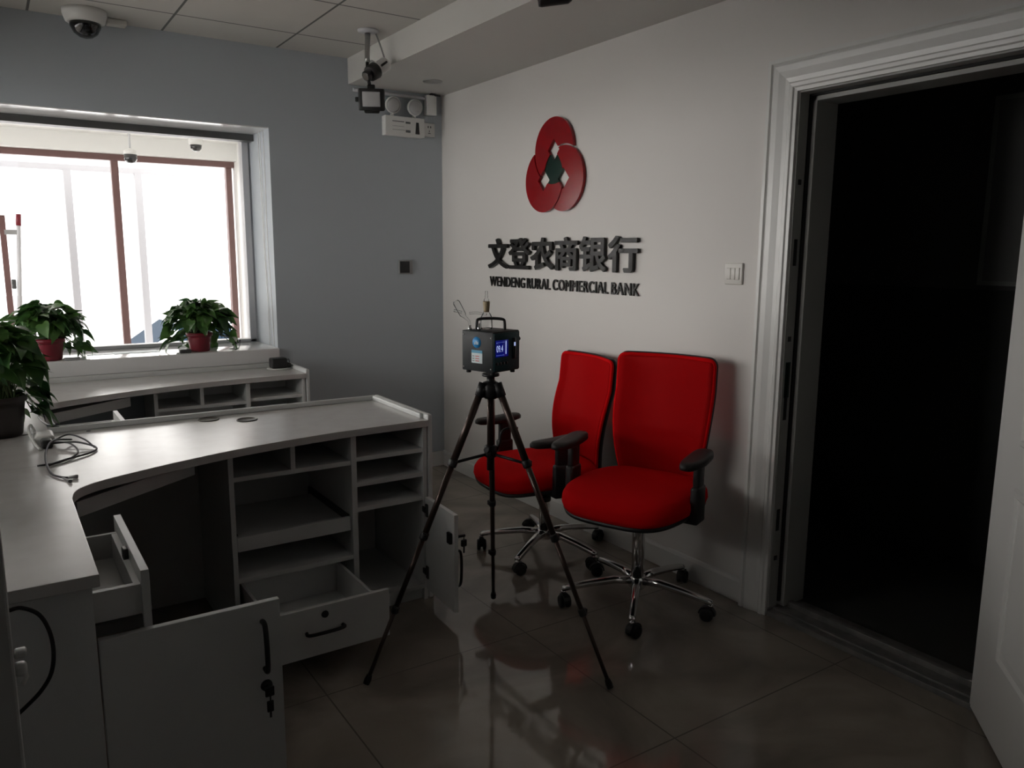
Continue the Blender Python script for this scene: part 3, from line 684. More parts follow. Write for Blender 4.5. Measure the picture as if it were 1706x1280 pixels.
def make_chair(label, loc, face, base_rot, dz, bz, az, lean=0.0):
    FW = 0.065      # the seat sits forward of the column
    """face: heading of the sitter in radians; local +x is forward"""
    t = thing('office_chair', label, 'chair', loc, face, 'red office chairs')
    # five-star base; base_rot is in room terms
    Mb = Matrix.Rotation(base_rot - face, 4, 'Z')
    for k in range(5):
        Mk = Mb @ Matrix.Rotation(2*PI*k/5, 4, 'Z')
        P = [(0.03,0,0.108),(0.10,0,0.112),(0.20,0,0.10),(0.30,0,0.083),(0.318,0,0.078)]
        vs = []; fs = []
        for i, (x, y, z) in enumerate(P):
            hw = 0.019 - 0.008*i/4; hh = 0.013 - 0.004*i/4
            vs += [Mk @ Vector((x, sy*hw*q, z+sz*hh)) for sy, sz, q in ((-1,-1,1),(1,-1,1),(1,0.3,1),(0.5,1,1),(-0.5,1,1),(-1,0.3,1))]
        for i in range(len(P)-1):
            for q in range(6): fs.append((i*6+q, i*6+(q+1) % 6, (i+1)*6+(q+1) % 6, (i+1)*6+q))
        fs += [tuple(range(6))[::-1], tuple(range(24, 30))]
        lg = obj('base_leg', MB().add(vs, fs, True), M['chrome'], t, world=False)
        rnd = Matrix.Rotation(0.7*k+0.4, 4, 'Z')
        Mc = Mk @ Matrix.Translation((0.312, 0, 0)) @ rnd
        cs = MB()
        for sy in (-1, 1):
            Mw = Mc @ Matrix.Translation((0.012, sy*0.014, 0.0275)) @ Matrix.Rotation(PI/2, 4, 'X')
            cs.lathe([(0.0,-0.009),(0.020,-0.009),(0.026,-0.007),(0.0275,0.0),(0.026,0.007),(0.020,0.009),(0.0,0.009)], n=20, M_=Mw)
        hood = [(0.0345*math.cos(a)+0.012, 0.0345*math.sin(a)+0.0275) for a in [PI*q/8 for q in range(0, 9)]]
        hood += [(0.029*math.cos(a)+0.012, 0.029*math.sin(a)+0.0275) for a in [PI*q/8 for q in range(8, -1, -1)]]
        cs.prism(hood, -0.012, 0.012, Mc @ Matrix.Rotation(PI/2, 4, 'X'))
        cs.tube([Mc @ Vector((0, 0, 0.055)), Mc @ Vector((0, 0, 0.082))], 0.0055)
        obj('caster', cs, M['black'], lg, world=False)
        obj('caster_stem', MB().lathe([(0.009, 0.060), (0.011, 0.064), (0.011, 0.070), (0.007, 0.072)], M_=Mc, n=14), M['chrome'], lg, world=False)
    obj('hub', MB().lathe([(0.030,0.072),(0.036,0.080),(0.036,0.118),(0.030,0.128)], n=28), M['chrome'], t, world=False)
    obj('gas_lift', MB().lathe([(0.026,0.125),(0.026,0.29+dz),(0.024,0.295+dz),(0.015,0.296+dz),(0.015,0.36+dz)], n=24), M['chrome'], t, world=False)
    obj('lift_collar', MB().lathe([(0.029,0.272+dz),(0.031,0.278+dz),(0.031,0.296+dz),(0.028,0.300+dz)], n=24), M['black'], t, world=False)
    mc = MB().rbox((-0.13, -0.075, 0.335+dz), (0.10, 0.075, 0.375+dz), 0.015).rbox((-0.06, -0.05, 0.315+dz), (0.06, 0.05, 0.34+dz), 0.012)
    mc.tube([(0.02, -0.07, 0.352+dz), (0.03, -0.19, 0.348+dz), (0.03, -0.235, 0.346+dz)], [0.006, 0.006, 0.010])
    obj('tilt_mechanism', mc, M['black'], t, world=False)
    # seat
    SX, SY = 0.255, 0.265
    def ring(s, z, droop=1.0, off=0.0):
        pts = []
        for k in range(48):
            a = 2*PI*k/48; c_, s_ = math.cos(a), math.sin(a); e = 2/3.6
            x = SX*s*math.copysign(abs(c_)**e, c_); y = SY*s*math.copysign(abs(s_)**e, s_)
            if x > 0: y *= 1 - 0.08*(x/SX)
            zz = z - droop*0.022*max(0, (x-0.08)/0.17)**2 + 0.012*max(0, (-x-0.12)/0.13)**2
            pts.append((x+FW, y, zz+dz))
        return pts
    def loft(rings):
        vs = [p for r_ in rings for p in r_]; n = 48; fs = []
        for i in range(len(rings)-1):
            for k in range(n): fs.append((i*n+k, i*n+(k+1) % n, (i+1)*n+(k+1) % n, (i+1)*n+k))
        fs += [tuple(range(n))[::-1], tuple(range((len(rings)-1)*n, len(rings)*n))]
        return MB().add(vs, fs, True)
    st = obj('seat', loft([ring(0.93,0.405),ring(0.985,0.412),ring(1.01,0.432),ring(1.0,0.455),ring(0.965,0.470),ring(0.90,0.478),ring(0.7,0.482),ring(0.4,0.481),ring(0.1,0.480)]), M['red_fabric'], t, world=False)
    obj('seat_shell', loft([ring(0.55,0.372),ring(0.80,0.380),ring(0.965,0.392),ring(0.985,0.406),ring(0.9,0.411)]), M['black'], t, world=False)
    # back
    H0, H1 = 0.480+bz, 1.022+bz
    def prof_x(v):     # lumbar curve
        return -0.205 - 0.035*v + 0.030*math.sin(PI*min(1, v*1.35)) - lean*v
    def hw(v):
        w_ = 0.172 + 0.046*math.sin(PI/2*min(1, v*1.5))
        r = 0.028; d0 = (1-v)*(H1-H0); d1 = v*(H1-H0)
        for d in (d0, d1):
            if d < r: w_ -= r - math.sqrt(max(0, r*r-(r-d)**2))
        return w_
    def back(off, thick, shrink, v0=0.0, v1=1.0):
        def fn(u, v, side):
            # cluster rows at the two ends so that the corners come out round
            v_ = 0.5-0.5*math.cos(PI*v); v_ = v0 + (v1-v0)*v_
            W_ = max(0.02, hw(v_)-shrink); s = (u*2-1)
            bow = -0.035*(1-s*s)
            x = prof_x(v_) + bow + 0.03 + off - (thick if side else 0)
            return (x, s*W_, H0+(H1-H0)*v_)
        return fn
    bm_ = MB().add(*grid_panel(back(0.0, 0.012, 0.006), 16, 30), True)
    bk = obj('backrest', bm_, M['red_mesh'], t, world=False)
    # tubular frame round the edge
    loop = []
    N = 40
    for k in range(N+1):
        v = 0.5-0.5*math.cos(PI*k/N); loop.append((prof_x(v)+0.022, hw(v)-0.004, H0+(H1-H0)*v))
    for k in range(1, 12):
        s = 1-2*k/12; W_ = hw(1)-0.004; loop.append((prof_x(1)+0.022-0.035*(1-s*s), s*W_, H1))
    for k in range(N, -1, -1):
        v = 0.5-0.5*math.cos(PI*k/N); loop.append((prof_x(v)+0.022, -(hw(v)-0.004), H0+(H1-H0)*v))
    for k in range(1, 12):
        s = -1+2*k/12; W_ = hw(0)-0.004; loop.append((prof_x(0)+0.022-0.035*(1-s*s), s*W_, H0))
    loop.append(loop[0])
    obj('edge_trim', MB().tube(loop, 0.0085, 8, False), M['red_fabric'], bk, world=False)
    obj('back_frame', MB().tube([(p[0]-0.018, p[1]*0.985, p[2]) for p in loop], 0.0125, 8, False), M['black'], bk, world=False)
    lb = MB().add(*grid_panel(back(-0.02, 0.03, 0.028, 0.05, 0.42), 14, 10), True)
    obj('lumbar_support', lb, M['black'], bk, world=False)
    sp = MB()
    for sy in (-1, 1):
        sp.curve([(-0.08, sy*0.05, 0.355+dz), (-0.20, sy*0.06, 0.37+dz), (prof_x(0.0)-0.045, sy*0.075, 0.46+bz), (prof_x(0.18)-0.04, sy*0.10, 0.57+bz), (prof_x(0.4)-0.045, sy*0.12, 0.69+bz)], [0.016]*33, 10, 8)
    sp.rbox((-0.265, -0.08, 0.43+bz), (-0.22, 0.08, 0.50+bz), 0.015)
    obj('back_bracket', sp, M['black'], t, world=False)
    # armrests
    for sy in (-1, 1):
        ar = MB()
        yo_ = sy*0.272
        ar.rbox((0.035, min(sy*0.12, yo_+sy*0.018), 0.376+dz), (0.12, max(sy*0.12, yo_+sy*0.018), 0.402+dz), 0.01)
        ar.rbox((0.035, yo_-0.018, 0.38+dz), (0.12, yo_+0.018, 0.56+az), 0.012).rbox((0.045, yo_-0.013, 0.54+az), (0.11, yo_+0.013, 0.652+az), 0.008)
        a_ = obj('armrest', ar, M['black'], t, world=False)
        pad = []
        for k in range(24):
            a2 = 2*PI*k/24; c_, s_ = math.cos(a2), math.sin(a2)
            x = 0.125*math.copysign(abs(c_)**0.6, c_); y = 0.042*math.copysign(abs(s_)**0.7, s_)*(1-0.25*max(0, x/0.125))
            pad.append((x+0.115, y+yo_))
        pm = MB(); rg = []
        for s, z in ((0.85, 0.648), (1.0, 0.654), (1.0, 0.668), (0.93, 0.676), (0.6, 0.679)):
            rg.append([((p[0]-0.115)*s+0.115, (p[1]-yo_)*s+yo_, z+az+0.012*max(0, (0.115-p[0])/0.125)) for p in pad])
        vs = [p for r_ in rg for p in r_]; n = 24; fs = []
        for i in range(4):
            for k in range(n): fs.append((i*n+k, i*n+(k+1) % n, (i+1)*n+(k+1) % n, (i+1)*n+k))
        fs += [tuple(range(n))[::-1], tuple(range(4*n, 5*n))]
        obj('arm_pad', pm.add(vs, fs, True), M['black_soft'], a_, world=False)
    return t
make_chair('red mesh office chair nearest the doorway, facing the camera', (2.16, 2.29, 0), math.radians(203), math.radians(8), 0.055, 0.0, 0.02)
make_chair('red mesh office chair turned sideways behind the tripod', (2.168, 2.965, 0), math.radians(175), math.radians(-5), -0.008, -0.065, -0.037, 0.01)

# ------------------------------------------------------------------ tripod and air sampler
TX, TY = 1.415, 2.26
tp = thing('tripod', 'bronze brown telescopic tripod standing before the chairs', 'tripod', (TX, TY, 0))
feet = [(0.949, 2.305), (1.626, 1.835), (1.67, 2.642)]
cc = MB().tube([(TX, TY, 0.70), (TX, TY, 1.03)], 0.0125, 14)
obj('centre_column', cc, M['bronze'], tp)
hd = MB().lathe([(0.02,0.955),(0.032,0.965),(0.034,1.0),(0.026,1.012),(0.014,1.016),(0.014,1.03),(0.03,1.034),(0.03,1.042)], (TX, TY, 0), 24)
obj('head', hd, M['black'], tp)
obj('spider', MB().lathe([(0.015,0.745),(0.022,0.75),(0.022,0.785),(0.015,0.79)], (TX, TY, 0), 18).tube([(TX, TY, 0.765), (TX-0.03, TY-0.02, 0.78)], [0.007, 0.010]), M['black'], tp)
obj('crank', MB().curve([(TX+0.02, TY-0.01, 0.77), (TX+0.03, TY-0.015, 0.80), (TX+0.036, TY-0.018, 0.835), (TX+0.055, TY-0.028, 0.848), (TX+0.085, TY-0.045, 0.848)], 0.0045, 8, 6), M['black'], tp)
for (fx, fy) in feet:
    d = Vector((fx-TX, fy-TY, 0)); dh = d.normalized()
    a = Vector((TX, TY, 0.985)) + dh*0.036; b = Vector((fx, fy, 0.012))
    P = lambda s: a.lerp(b, s)
    side = Vector((-dh.y, dh.x, 0))
    lg = obj('leg', MB().tube([P(-0.01), P(0.25)], 0.0125, 12), M['bronze'], tp)
    obj('leg_section', MB().tube([P(0.24), P(0.5)], 0.0105, 12), M['bronze'], lg)
    obj('leg_section', MB().tube([P(0.49), P(0.75)], 0.0088, 12), M['bronze'], lg)
    obj('leg_section', MB().tube([P(0.74), P(0.985)], 0.0072, 12), M['bronze'], lg)
    ck = MB()
    for s, r in ((0.25, 0.016), (0.5, 0.0145), (0.75, 0.013)):
        ck = MB()
        ck.tube([P(s-0.012), P(s-0.008), P(s+0.008), P(s+0.012)], [r*0.9, r, r, r*0.9], 12)
        ck.rbox(tuple(P(s)+side*0.008-Vector((0.008, 0.008, 0.01))), tuple(P(s)+side*0.014+Vector((0.008, 0.008, 0.01))), 0.004)
        obj('leg_clamp', ck, M['black'], lg)
    obj('leg_joint', MB().tube([P(-0.025), P(0.02)], [0.018, 0.016], 12), M['black'], lg)
    obj('foot', MB().tube([P(0.97), P(0.985), P(1.0)], [0.009, 0.012, 0.011], 12), M['rubber'], lg)
    obj('brace', MB().tube([Vector((TX, TY, 0.757)) + dh*0.02, P(0.25)], 0.0055, 8), M['black'], tp)

sp = thing('air_sampler', 'small charcoal air sampler box with a blue screen, on top of the tripod', 'instrument', (TX, TY, 1.043), math.radians(17))
BW, BD, BH, BZ = 0.068, 0.070, 0.136, 0.014
def SB(): return MB()
obj('case', SB().rbox((-BW, -BD, BZ), (BW, BD, BZ+BH), 0.003, 2), M['case'], sp, world=False)
obj('front_panel', SB().rbox((-BW+0.002, -BD-0.003, BZ+0.004), (BW-0.002, -BD+0.001, BZ+BH-0.004), 0.0015, 2), M['panel_teal'], sp, world=False)
yy = -BD-0.003
obj('screen', SB().rbox((-BW+0.008, yy-0.0012, BZ+0.052), (-BW+0.073, yy+0.0005, BZ+0.108), 0.0006, 1), M['screen'], sp, world=False)
for txt, a_, b_, c_, d_ in (('09.4', -BW+0.012, -BW+0.045, BZ+0.069, BZ+0.091),):
    tmb = fit(text_mesh(txt, 0.03, 0.0004), a_, b_, c_, d_)
    obj('reading', move(tmb, Matrix(((1,0,0,0),(0,0,-1,yy-0.0016),(0,1,0,0),(0,0,0,1)))), M['digits'], sp, world=False)
obj('level_bar', MB().box((-BW+0.059, yy-0.0016, BZ+0.060), (-BW+0.063, yy-0.0010, BZ+0.104)), M['digits'], sp, world=False)
mk = MB().box((-BW+0.012, yy-0.0016, BZ+0.098), (-BW+0.016, yy-0.0010, BZ+0.102))
for k in range(6): mk.box((-BW+0.019+k*0.006, yy-0.0016, BZ+0.1003), (-BW+0.0225+k*0.006, yy-0.0010, BZ+0.1018))
for k in range(7): mk.box((-BW+0.012+k*0.006, yy-0.0016, BZ+0.0568), (-BW+0.0155+k*0.006, yy-0.0010, BZ+0.0590))
obj('readout_marks', mk, M['digits_dim'], sp, world=False)
obj('flow_gauge', SB().rbox((BW-0.040, yy-0.004, BZ+0.040), (BW-0.024, yy+0.001, BZ+0.112), 0.002, 2), M['glassy'], sp, world=False)
obj('gauge_lamp', SB().rbox((BW-0.036, yy-0.005, BZ+0.084), (BW-0.028, yy-0.0038, BZ+0.097), 0.0005, 1), M['digits'], sp, world=False, label='lit blue white gauge mark')
for k in range(4):
    obj('button', SB().lathe([(0.0055, 0), (0.0055, 0.002), (0.0, 0.0026)], n=14, M_=Matrix.Translation((-BW+0.016+k*0.0165, yy, BZ+0.030)) @ Matrix.Rotation(PI/2, 4, 'X')), M['black'], sp, world=False)
obj('knob', SB().lathe([(0.007, 0), (0.007, 0.010), (0.005, 0.012)], n=16, M_=Matrix.Translation((BW-0.002, yy+0.01, BZ+0.105)) @ Matrix.Rotation(PI/2, 4, 'Y')), M['black'], sp, world=False)
xx = -BW
obj('round_sticker', SB().lathe([(0.0, 0.0005), (0.019, 0.0005), (0.019, 0)], n=32, M_=Matrix.Translation((xx, 0.003, BZ+0.098)) @ Matrix.Rotation(-PI/2, 4, 'Y')), M['sticker_blue'], sp, world=False)
mb = SB()
for k, h in enumerate((0.008, 0.012, 0.009)): mb.box((xx-0.0009, 0.010-k*0.007, BZ+0.090), (xx-0.0004, 0.014-k*0.007, BZ+0.090+h))
obj('sticker_print', mb, M['sticker_white'], sp, world=False)
ls = obj('label_sticker', SB().box((xx-0.0006, -0.022, BZ+0.028), (xx+0.0002, 0.026, BZ+0.062)), M['sticker_white'], sp, world=False)
obj('label_header', SB().box((xx-0.0008, -0.022, BZ+0.062), (xx+0.0002, 0.026, BZ+0.072)), M['sticker_head'], sp, world=False)
mb = SB()
for k in range(3): mb.box((xx-0.001, -0.008, BZ+0.034+k*0.008), (xx-0.0004, 0.009, BZ+0.037+k*0.008))
obj('label_print', mb, M['print_red'], ls, world=False)
mb = SB()
for k in range(3): mb.box((xx-0.001, 0.013, BZ+0.034+k*0.008), (xx-0.0004, 0.022, BZ+0.0365+k*0.008))
obj('label_print', mb, M['print_grey'], ls, world=False)
for sx in (-1, 1):
    for sy in (-1, 1):
        obj('rubber_foot', SB().lathe([(0.008, 0.014), (0.0085, 0.006), (0.007, 0.004)], (sx*(BW-0.016), sy*(BD-0.016), 0), 16), M['rubber'], sp, world=False)
for (py, pz) in ((BD-0.008, 0.012), (BD-0.008, BH-0.014), (-BD+0.010, 0.012), (-BD+0.010, BH-0.02)):
    obj('screw', SB().lathe([(0.003, 0), (0.003, 0.0012), (0.0, 0.0016)], n=10, M_=Matrix.Translation((xx, py, BZ+pz)) @ Matrix.Rotation(-PI/2, 4, 'Y')), M['steel'], sp, world=False)
obj('screw_mount', SB().lathe([(0.008, 0.0), (0.010, 0.002), (0.010, 0.013)], n=16), M['steel'], sp, world=False)
zt_ = BZ+BH
# carrying handle runs across the view
hdv = Vector((math.cos(math.radians(-32)-math.radians(17)), math.sin(math.radians(-32)-math.radians(17)), 0))
hp = [(-0.048, 0.0), (-0.047, 0.026), (-0.040, 0.036), (0.0, 0.039), (0.040, 0.036), (0.047, 0.026), (0.048, 0.0)]
obj('handle', SB().curve([tuple(hdv*a_ + Vector((0.0, 0.0, zt_+b_))) for a_, b_ in hp], 0.005, 8, 6), M['black'], sp, world=False)
# absorber glassware on top
bx, by = 0.012, 0.030
g = SB().lathe([(0.0,0.0),(0.020,0.001),(0.021,0.006),(0.020,0.04),(0.014,0.052),(0.010,0.058),(0.010,0.066)], (bx, by, zt_), 22)
gl = obj('absorber_flask', g, M['glassware'], sp, world=False, label='clear glass absorber bottle')
obj('ground_joint', SB().lathe([(0.008,0.058),(0.010,0.064),(0.0125,0.092),(0.012,0.095)], (bx, by, zt_), 18), M['cork'], gl, world=False, label='tan frosted ground joint')
obj('glass_tip', SB().lathe([(0.009,0.095),(0.009,0.101),(0.005,0.106),(0.0055,0.113),(0.0042,0.116),(0.005,0.122),(0.004,0.13)], (bx, by, zt_), 14), M['glassware'], gl, world=False)
obj('glass_arm', SB().curve([(bx, by, zt_+0.05), (bx-0.03, by+0.018, zt_+0.056), (bx-0.052, by+0.03, zt_+0.055)], 0.004, 10, 5), M['glassware'], gl, world=False)
g = SB().tube([(-0.05, 0.050, zt_+0.004), (-0.052, 0.052, zt_+0.03), (-0.064, 0.062, zt_+0.045), (-0.068, 0.066, zt_+0.052), (-0.084, 0.080, zt_+0.092), (-0.086, 0.082, zt_+0.098)], [0.004, 0.004, 0.006, 0.011, 0.012, 0.009], 14)
g.tube([(-0.072, 0.068, zt_+0.06), (-0.092, 0.085, zt_+0.066)], 0.0045, 10)
obj('tilted_vial', g, M['glassware'], sp, world=False, label='clear glass vial leaning to the left')
obj('hose_nipple', SB().lathe([(0.007, 0), (0.007, 0.006), (0.005, 0.008), (0.005, 0.016)], (-0.05, 0.050, zt_), 14).lathe([(0.006, 0), (0.006, 0.010), (0.004, 0.012), (0.004, 0.024)], (-0.046, 0.012, zt_), 14), M['chrome'], sp, world=False)

# ------------------------------------------------------------------ sign on the wall
ML = lambda depth0: Matrix(((0,0,-1,X0-depth0),(-1,0,0,0),(0,1,0,0),(0,0,0,1)))   # sign plane: x -> -y, y -> z, z -> -x
def emblem():
    R, d, TH = 0.166, 0.100, 0.016
    cen = [(d*math.cos(math.radians(a)), d*math.sin(math.radians(a))) for a in (90, -30, 210)]
    N = 96
    pts = []; edges = []
    def loop(ps):
        n0 = len(pts); pts.extend([Vector(p) for p in ps]); n = len(ps)
        edges.extend([(n0+i, n0+(i+1) % n) for i in range(n)])
    gap = 0.0075
    for c in cen:
        loop([(c[0]+R*math.cos(2*PI*k/N), c[1]+R*math.sin(2*PI*k/N)) for k in range(N)])
        loop([(c[0]+(R+gap)*math.cos(2*PI*(k+0.5)/N), c[1]+(R+gap)*math.sin(2*PI*(k+0.5)/N)) for k in range(N)])
        loop([(c[0]+0.05, c[1]), (c[0], c[1]+0.056), (c[0]-0.05, c[1]), (c[0], c[1]-0.056)])
    v, e, f, *_ = delaunay_2d_cdt(pts, edges, [], 1, 1e-6)
    T = (cen[0], cen[1], cen[2])
    def ins(p, c, r): return (p[0]-c[0])**2+(p[1]-c[1])**2 < r*r
    def dia(p): return any(abs(p[0]-c[0])/0.05+abs(p[1]-c[1])/0.056 < 1 for c in cen)
    groups = [[], [], [], []]
    for face in f:
        q = (sum(v[i][0] for i in face)/len(face), sum(v[i][1] for i in face)/len(face))
        if dia(q): continue
        i3 = [ins(q, c, R) for c in cen]
        if all(i3) or all(ins(q, c, R+gap) for c in cen): groups[3].append(face); continue
        # each petal lies under the next one round
        for k in range(3):
            if i3[k] and not ins(q, cen[(k+1) % 3], R+gap): groups[k].append(face); break
    t = thing('wall_logo', 'red three petal emblem with a dark green centre above the lettering', 'logo', (X0, 3.408, 1.885))
    for k in range(4):
        fs = groups[k]; bm = bmesh.new(); mp = {}
        for face in fs:
            vv = []
            for i in face:
                if i not in mp: mp[i] = bm.verts.new((v[i][0], v[i][1], 0.006))
                vv.append(mp[i])
            try: bm.faces.new(vv)
            except ValueError: pass
        r_ = bmesh.ops.extrude_face_region(bm, geom=list(bm.faces))
        for g_ in r_['geom']:
            if isinstance(g_, bmesh.types.BMVert): g_.co.z += TH-(0.004 if k == 3 else 0)
        mb = MB().bm(bm)
        mb.v = [tuple(ML(0.0) @ Vector(p) + Vector((0, 3.408, 1.885))) for p in mb.v]
        o = obj('centre' if k == 3 else 'petal', mb, M['acrylic_green' if k == 3 else 'acrylic_red'], t, label='dark green centre' if k == 3 else None)
    return t
emblem()
t = thing('sign_lettering', 'row of six large black Chinese characters mounted under the emblem', 'lettering', (X0, 3.4, 1.36))
for ch, ya_, yb_, za_, zb_ in (('文', 4.055, 3.842, 1.362, 1.537), ('登', 3.832, 3.62, 1.362, 1.537), ('农', 3.612, 3.398, 1.362, 1.537), ('商', 3.390, 3.190, 1.362, 1.537), ('银', 3.178, 2.968, 1.362, 1.537), ('行', 2.955, 2.742, 1.362, 1.537)):
    mb = fit(bold(text_mesh(ch, 0.2, 0.014), 0.0052), -ya_, -yb_, za_, zb_)
    obj('character', move(mb, ML(0.0155)), M['acrylic_black'], t)
t = thing('sign_lettering', 'line of small black capitals WENDENG RURAL COMMERCIAL BANK', 'lettering', (X0, 3.4, 1.26))
for wd, ya_, yb_ in (('WENDENG', 4.055, 3.683), ('RURAL', 3.662, 3.440), ('COMMERCIAL', 3.418, 2.962), ('BANK', 2.938, 2.740)):
    mb = fit(bold(text_mesh(wd, 0.08, 0.006, 0, 1.10), 0.0010), -ya_, -yb_, 1.256, 1.315)
    obj('word', move(mb, ML(0.007)), M['acrylic_black'], t)

# light switch
t = thing('light_switch', 'white three rocker light switch on the wall between lettering and doorway', 'switch', (X0, 2.183, 1.374))
obj('plate', MB().rbox((X0-0.010, 2.138, 1.330), (X0, 2.228, 1.418), 0.004), M['ivory'], t)
for k in range(3):
    y = 2.150+k*0.0225
    obj('rocker', MB().rbox((X0-0.0135, y, 1.350), (X0-0.009, y+0.021, 1.398), 0.002), M['ivory'], t)

# ------------------------------------------------------------------ back wall fittings
t = thing('wall_controller', 'small dark square wall controller left of the room corner', 'controller', (2.26, Y0, 1.36))
obj('plate', MB().rbox((2.212, Y0-0.012, 1.314), (2.312, Y0, 1.404), 0.004), M['grey'], t)
obj('touch_screen', MB().rbox((2.220, Y0-0.016, 1.322), (2.288, Y0-0.011, 1.396), 0.002), M['black'], t)
t = thing('emergency_light', 'white twin-head emergency light box high on the back wall', 'emergency light', (2.25, Y0, 2.17))
obj('housing', MB().rbox((2.118, Y0-0.055, 2.168), (2.388, Y0, 2.286), 0.005), M['white'], t)
mk = MB()
yq = Y0-0.0558
for (a_, b_, c_, d_) in ((2.165, 2.245, 2.252, 2.257), (2.165, 2.245, 2.225, 2.2265), (2.165, 2.250, 2.203, 2.205), (2.255, 2.288, 2.245, 2.257), (2.255, 2.288, 2.192, 2.207)): mk.box((a_, yq, c_), (b_, yq+0.002, d_))
obj('print', mk, M['print_grey'], t)
obj('slot', MB().prism([(2.322, 2.187), (2.352, 2.187), (2.346, 2.258), (2.328, 2.258)], -0.0562, -0.05, Matrix(((1,0,0,0),(0,0,1,Y0),(0,1,0,0),(0,0,0,1)))), M['black'], t, label='black tapering battery slot')
for x in (2.175, 2.325):
    Mh_ = Matrix.Translation((x, Y0-0.045, 2.350)) @ Matrix.Rotation(math.radians(100), 4, 'X')
    h_ = obj('lamp_head', MB().lathe([(0.018,-0.045),(0.040,-0.030),(0.050,0.0),(0.050,0.008),(0.046,0.010)], n=26, M_=Mh_).tube([(x, Y0-0.03, 2.285), (x, Y0-0.035, 2.31)], 0.012), M['white'], t)
    obj('lens', MB().lathe([(0.045,0.010),(0.034,0.018),(0.0,0.022)], n=24, M_=Mh_), M['matted'], h_)
t = thing('wall_socket', 'white power socket beside the emergency light', 'socket', (2.44, Y0, 2.225))
obj('plate', MB().rbox((2.402, Y0-0.012, 2.185), (2.484, Y0, 2.271), 0.004), M['white'], t)
mk = MB()
for a_ in ((2.432, 2.240), (2.450, 2.240)): mk.box((a_[0], Y0-0.0128, a_[1]), (a_[0]+0.006, Y0-0.010, a_[1]+0.012))
mk.box((2.434, Y0-0.0128, 2.205), (2.452, Y0-0.010, 2.209)).box((2.441, Y0-0.0128, 2.214), (2.445, Y0-0.010, 2.226))
obj('pin_holes', mk, M['black'], t)
t = thing('cable_duct', 'short white vertical cable duct between socket and soffit', 'duct', (2.445, Y0, 2.32))
obj('cover', MB().rbox((2.410, Y0-0.05, 2.315), (2.478, Y0, 2.435), 0.004), M['white'], t)
obj('cable_stub', MB().curve([(2.435, Y0-0.03, 2.43), (2.44, Y0-0.05, 2.442), (2.47, Y0-0.06, 2.436), (2.5, Y0-0.05, 2.436)], 0.006, 8, 5).curve([(2.45, Y0-0.03, 2.435), (2.465, Y0-0.05, 2.444), (2.478, Y0-0.03, 2.40)], 0.005, 8, 5), M['cable'], t)
o = obj('conduit_pipe', MB().tube([(1.93, Y0-0.013, 2.418), (2.41, Y0-0.013, 2.418)], 0.011, 10), M['pale_frame']); tag(o, 'pale conduit running under the soffit to the cable duct', 'conduit')

# ------------------------------------------------------------------ ceiling fittings
t = thing('dome_camera', 'large white dome camera at the top left beside a small box', 'camera', (0.50, 4.50, ZC))
obj('housing', MB().lathe([(0.098, 0), (0.098, -0.02), (0.086, -0.055), (0.078, -0.060)], (0.50, 4.50, ZC), 32), M['white'], t)
obj('dome', MB().lathe([(0.070, 0), (0.068, -0.025), (0.052, -0.055), (0.028, -0.072), (0.0, -0.078)], (0.50, 4.50, ZC-0.052), 28), M['glassy'], t)
o = obj('junction_box', MB().rbox((0.605, 4.56, ZC-0.028), (0.695, 4.625, ZC), 0.006), M['ivory']); tag(o, 'small pale junction box on the ceiling beside the dome camera', 'box')
t = thing('downlight', 'round recessed downlight in the soffit near the corner', 'downlight', (2.28, 4.29, 2.447))
obj('ring', MB().lathe([(0.043, -0.001), (0.056, -0.004), (0.058, 0.0), (0.056, 0.002)], (2.28, 4.29, 2.446), 32), M['steel'], t)
obj('lens', MB().lathe([(0.0, -0.0015), (0.044, -0.0012), (0.044, 0.0)], (2.28, 4.29, 2.4465), 28), M['grey'], t)
t = thing('surveillance_camera', 'white and black bullet camera with a square lamp hanging from a ceiling pole', 'camera', (1.765, 4.03, ZC))
obj('mount_plate', MB().lathe([(0.054, 0), (0.054, -0.008), (0.036, -0.014), (0.018, -0.016)], (1.765, 4.03, ZC), 28), M['pale_frame'], t)
obj('pole', MB().tube([(1.763, 4.03, ZC-0.01), (1.757, 4.03, 2.455), (1.758, 4.03, 2.435)], [0.015, 0.013, 0.016], 12), M['steel'], t)
d0 = Vector((1.838, 4.02, 2.425)); d1 = Vector((1.742, 3.985, 2.362)); dd = (d1-d0).normalized()
bd_ = obj('camera_body', MB().tube([d0-dd*0.03, d0-dd*0.025, d0+dd*0.06, d0+dd*0.062], [0.030, 0.036, 0.036, 0.030], 16).tube([(1.775, 4.03, 2.44), tuple(d0+dd*0.02)], 0.012, 10), M['white'], t)
obj('visor', MB().tube([d0+dd*0.055, d0+dd*0.06, d0+dd*0.105, d0+dd*0.108], [0.034, 0.043, 0.040, 0.034], 16), M['black'], bd_)
obj('lens', MB().tube([d0+dd*0.10, d0+dd*0.14, d0+dd*0.145], [0.027, 0.027, 0.02], 16), M['glassy'], bd_)
obj('knob', MB().tube([tuple(d0+dd*0.06+Vector((0.02, -0.03, 0.02))), tuple(d0+dd*0.03+Vector((0.03, -0.035, 0.03)))], 0.006, 8), M['black'], bd_)
obj('cable', MB().curve([(1.806, 4.03, ZC-0.004), (1.832, 4.03, 2.53), (1.852, 4.025, 2.47), (1.857, 4.02, 2.45), (1.84, 4.02, 2.43)], 0.0045, 8, 6), M['grey'], t)
lv = Vector((-0.05, -0.975, -0.10)).normalized()       # lamp faces the room
Ml = Matrix.Translation((1.763, 4.0, 2.243)) @ Matrix.Rotation(math.radians(-28), 4, 'Z') @ Matrix.Rotation(math.radians(12), 4, 'X')
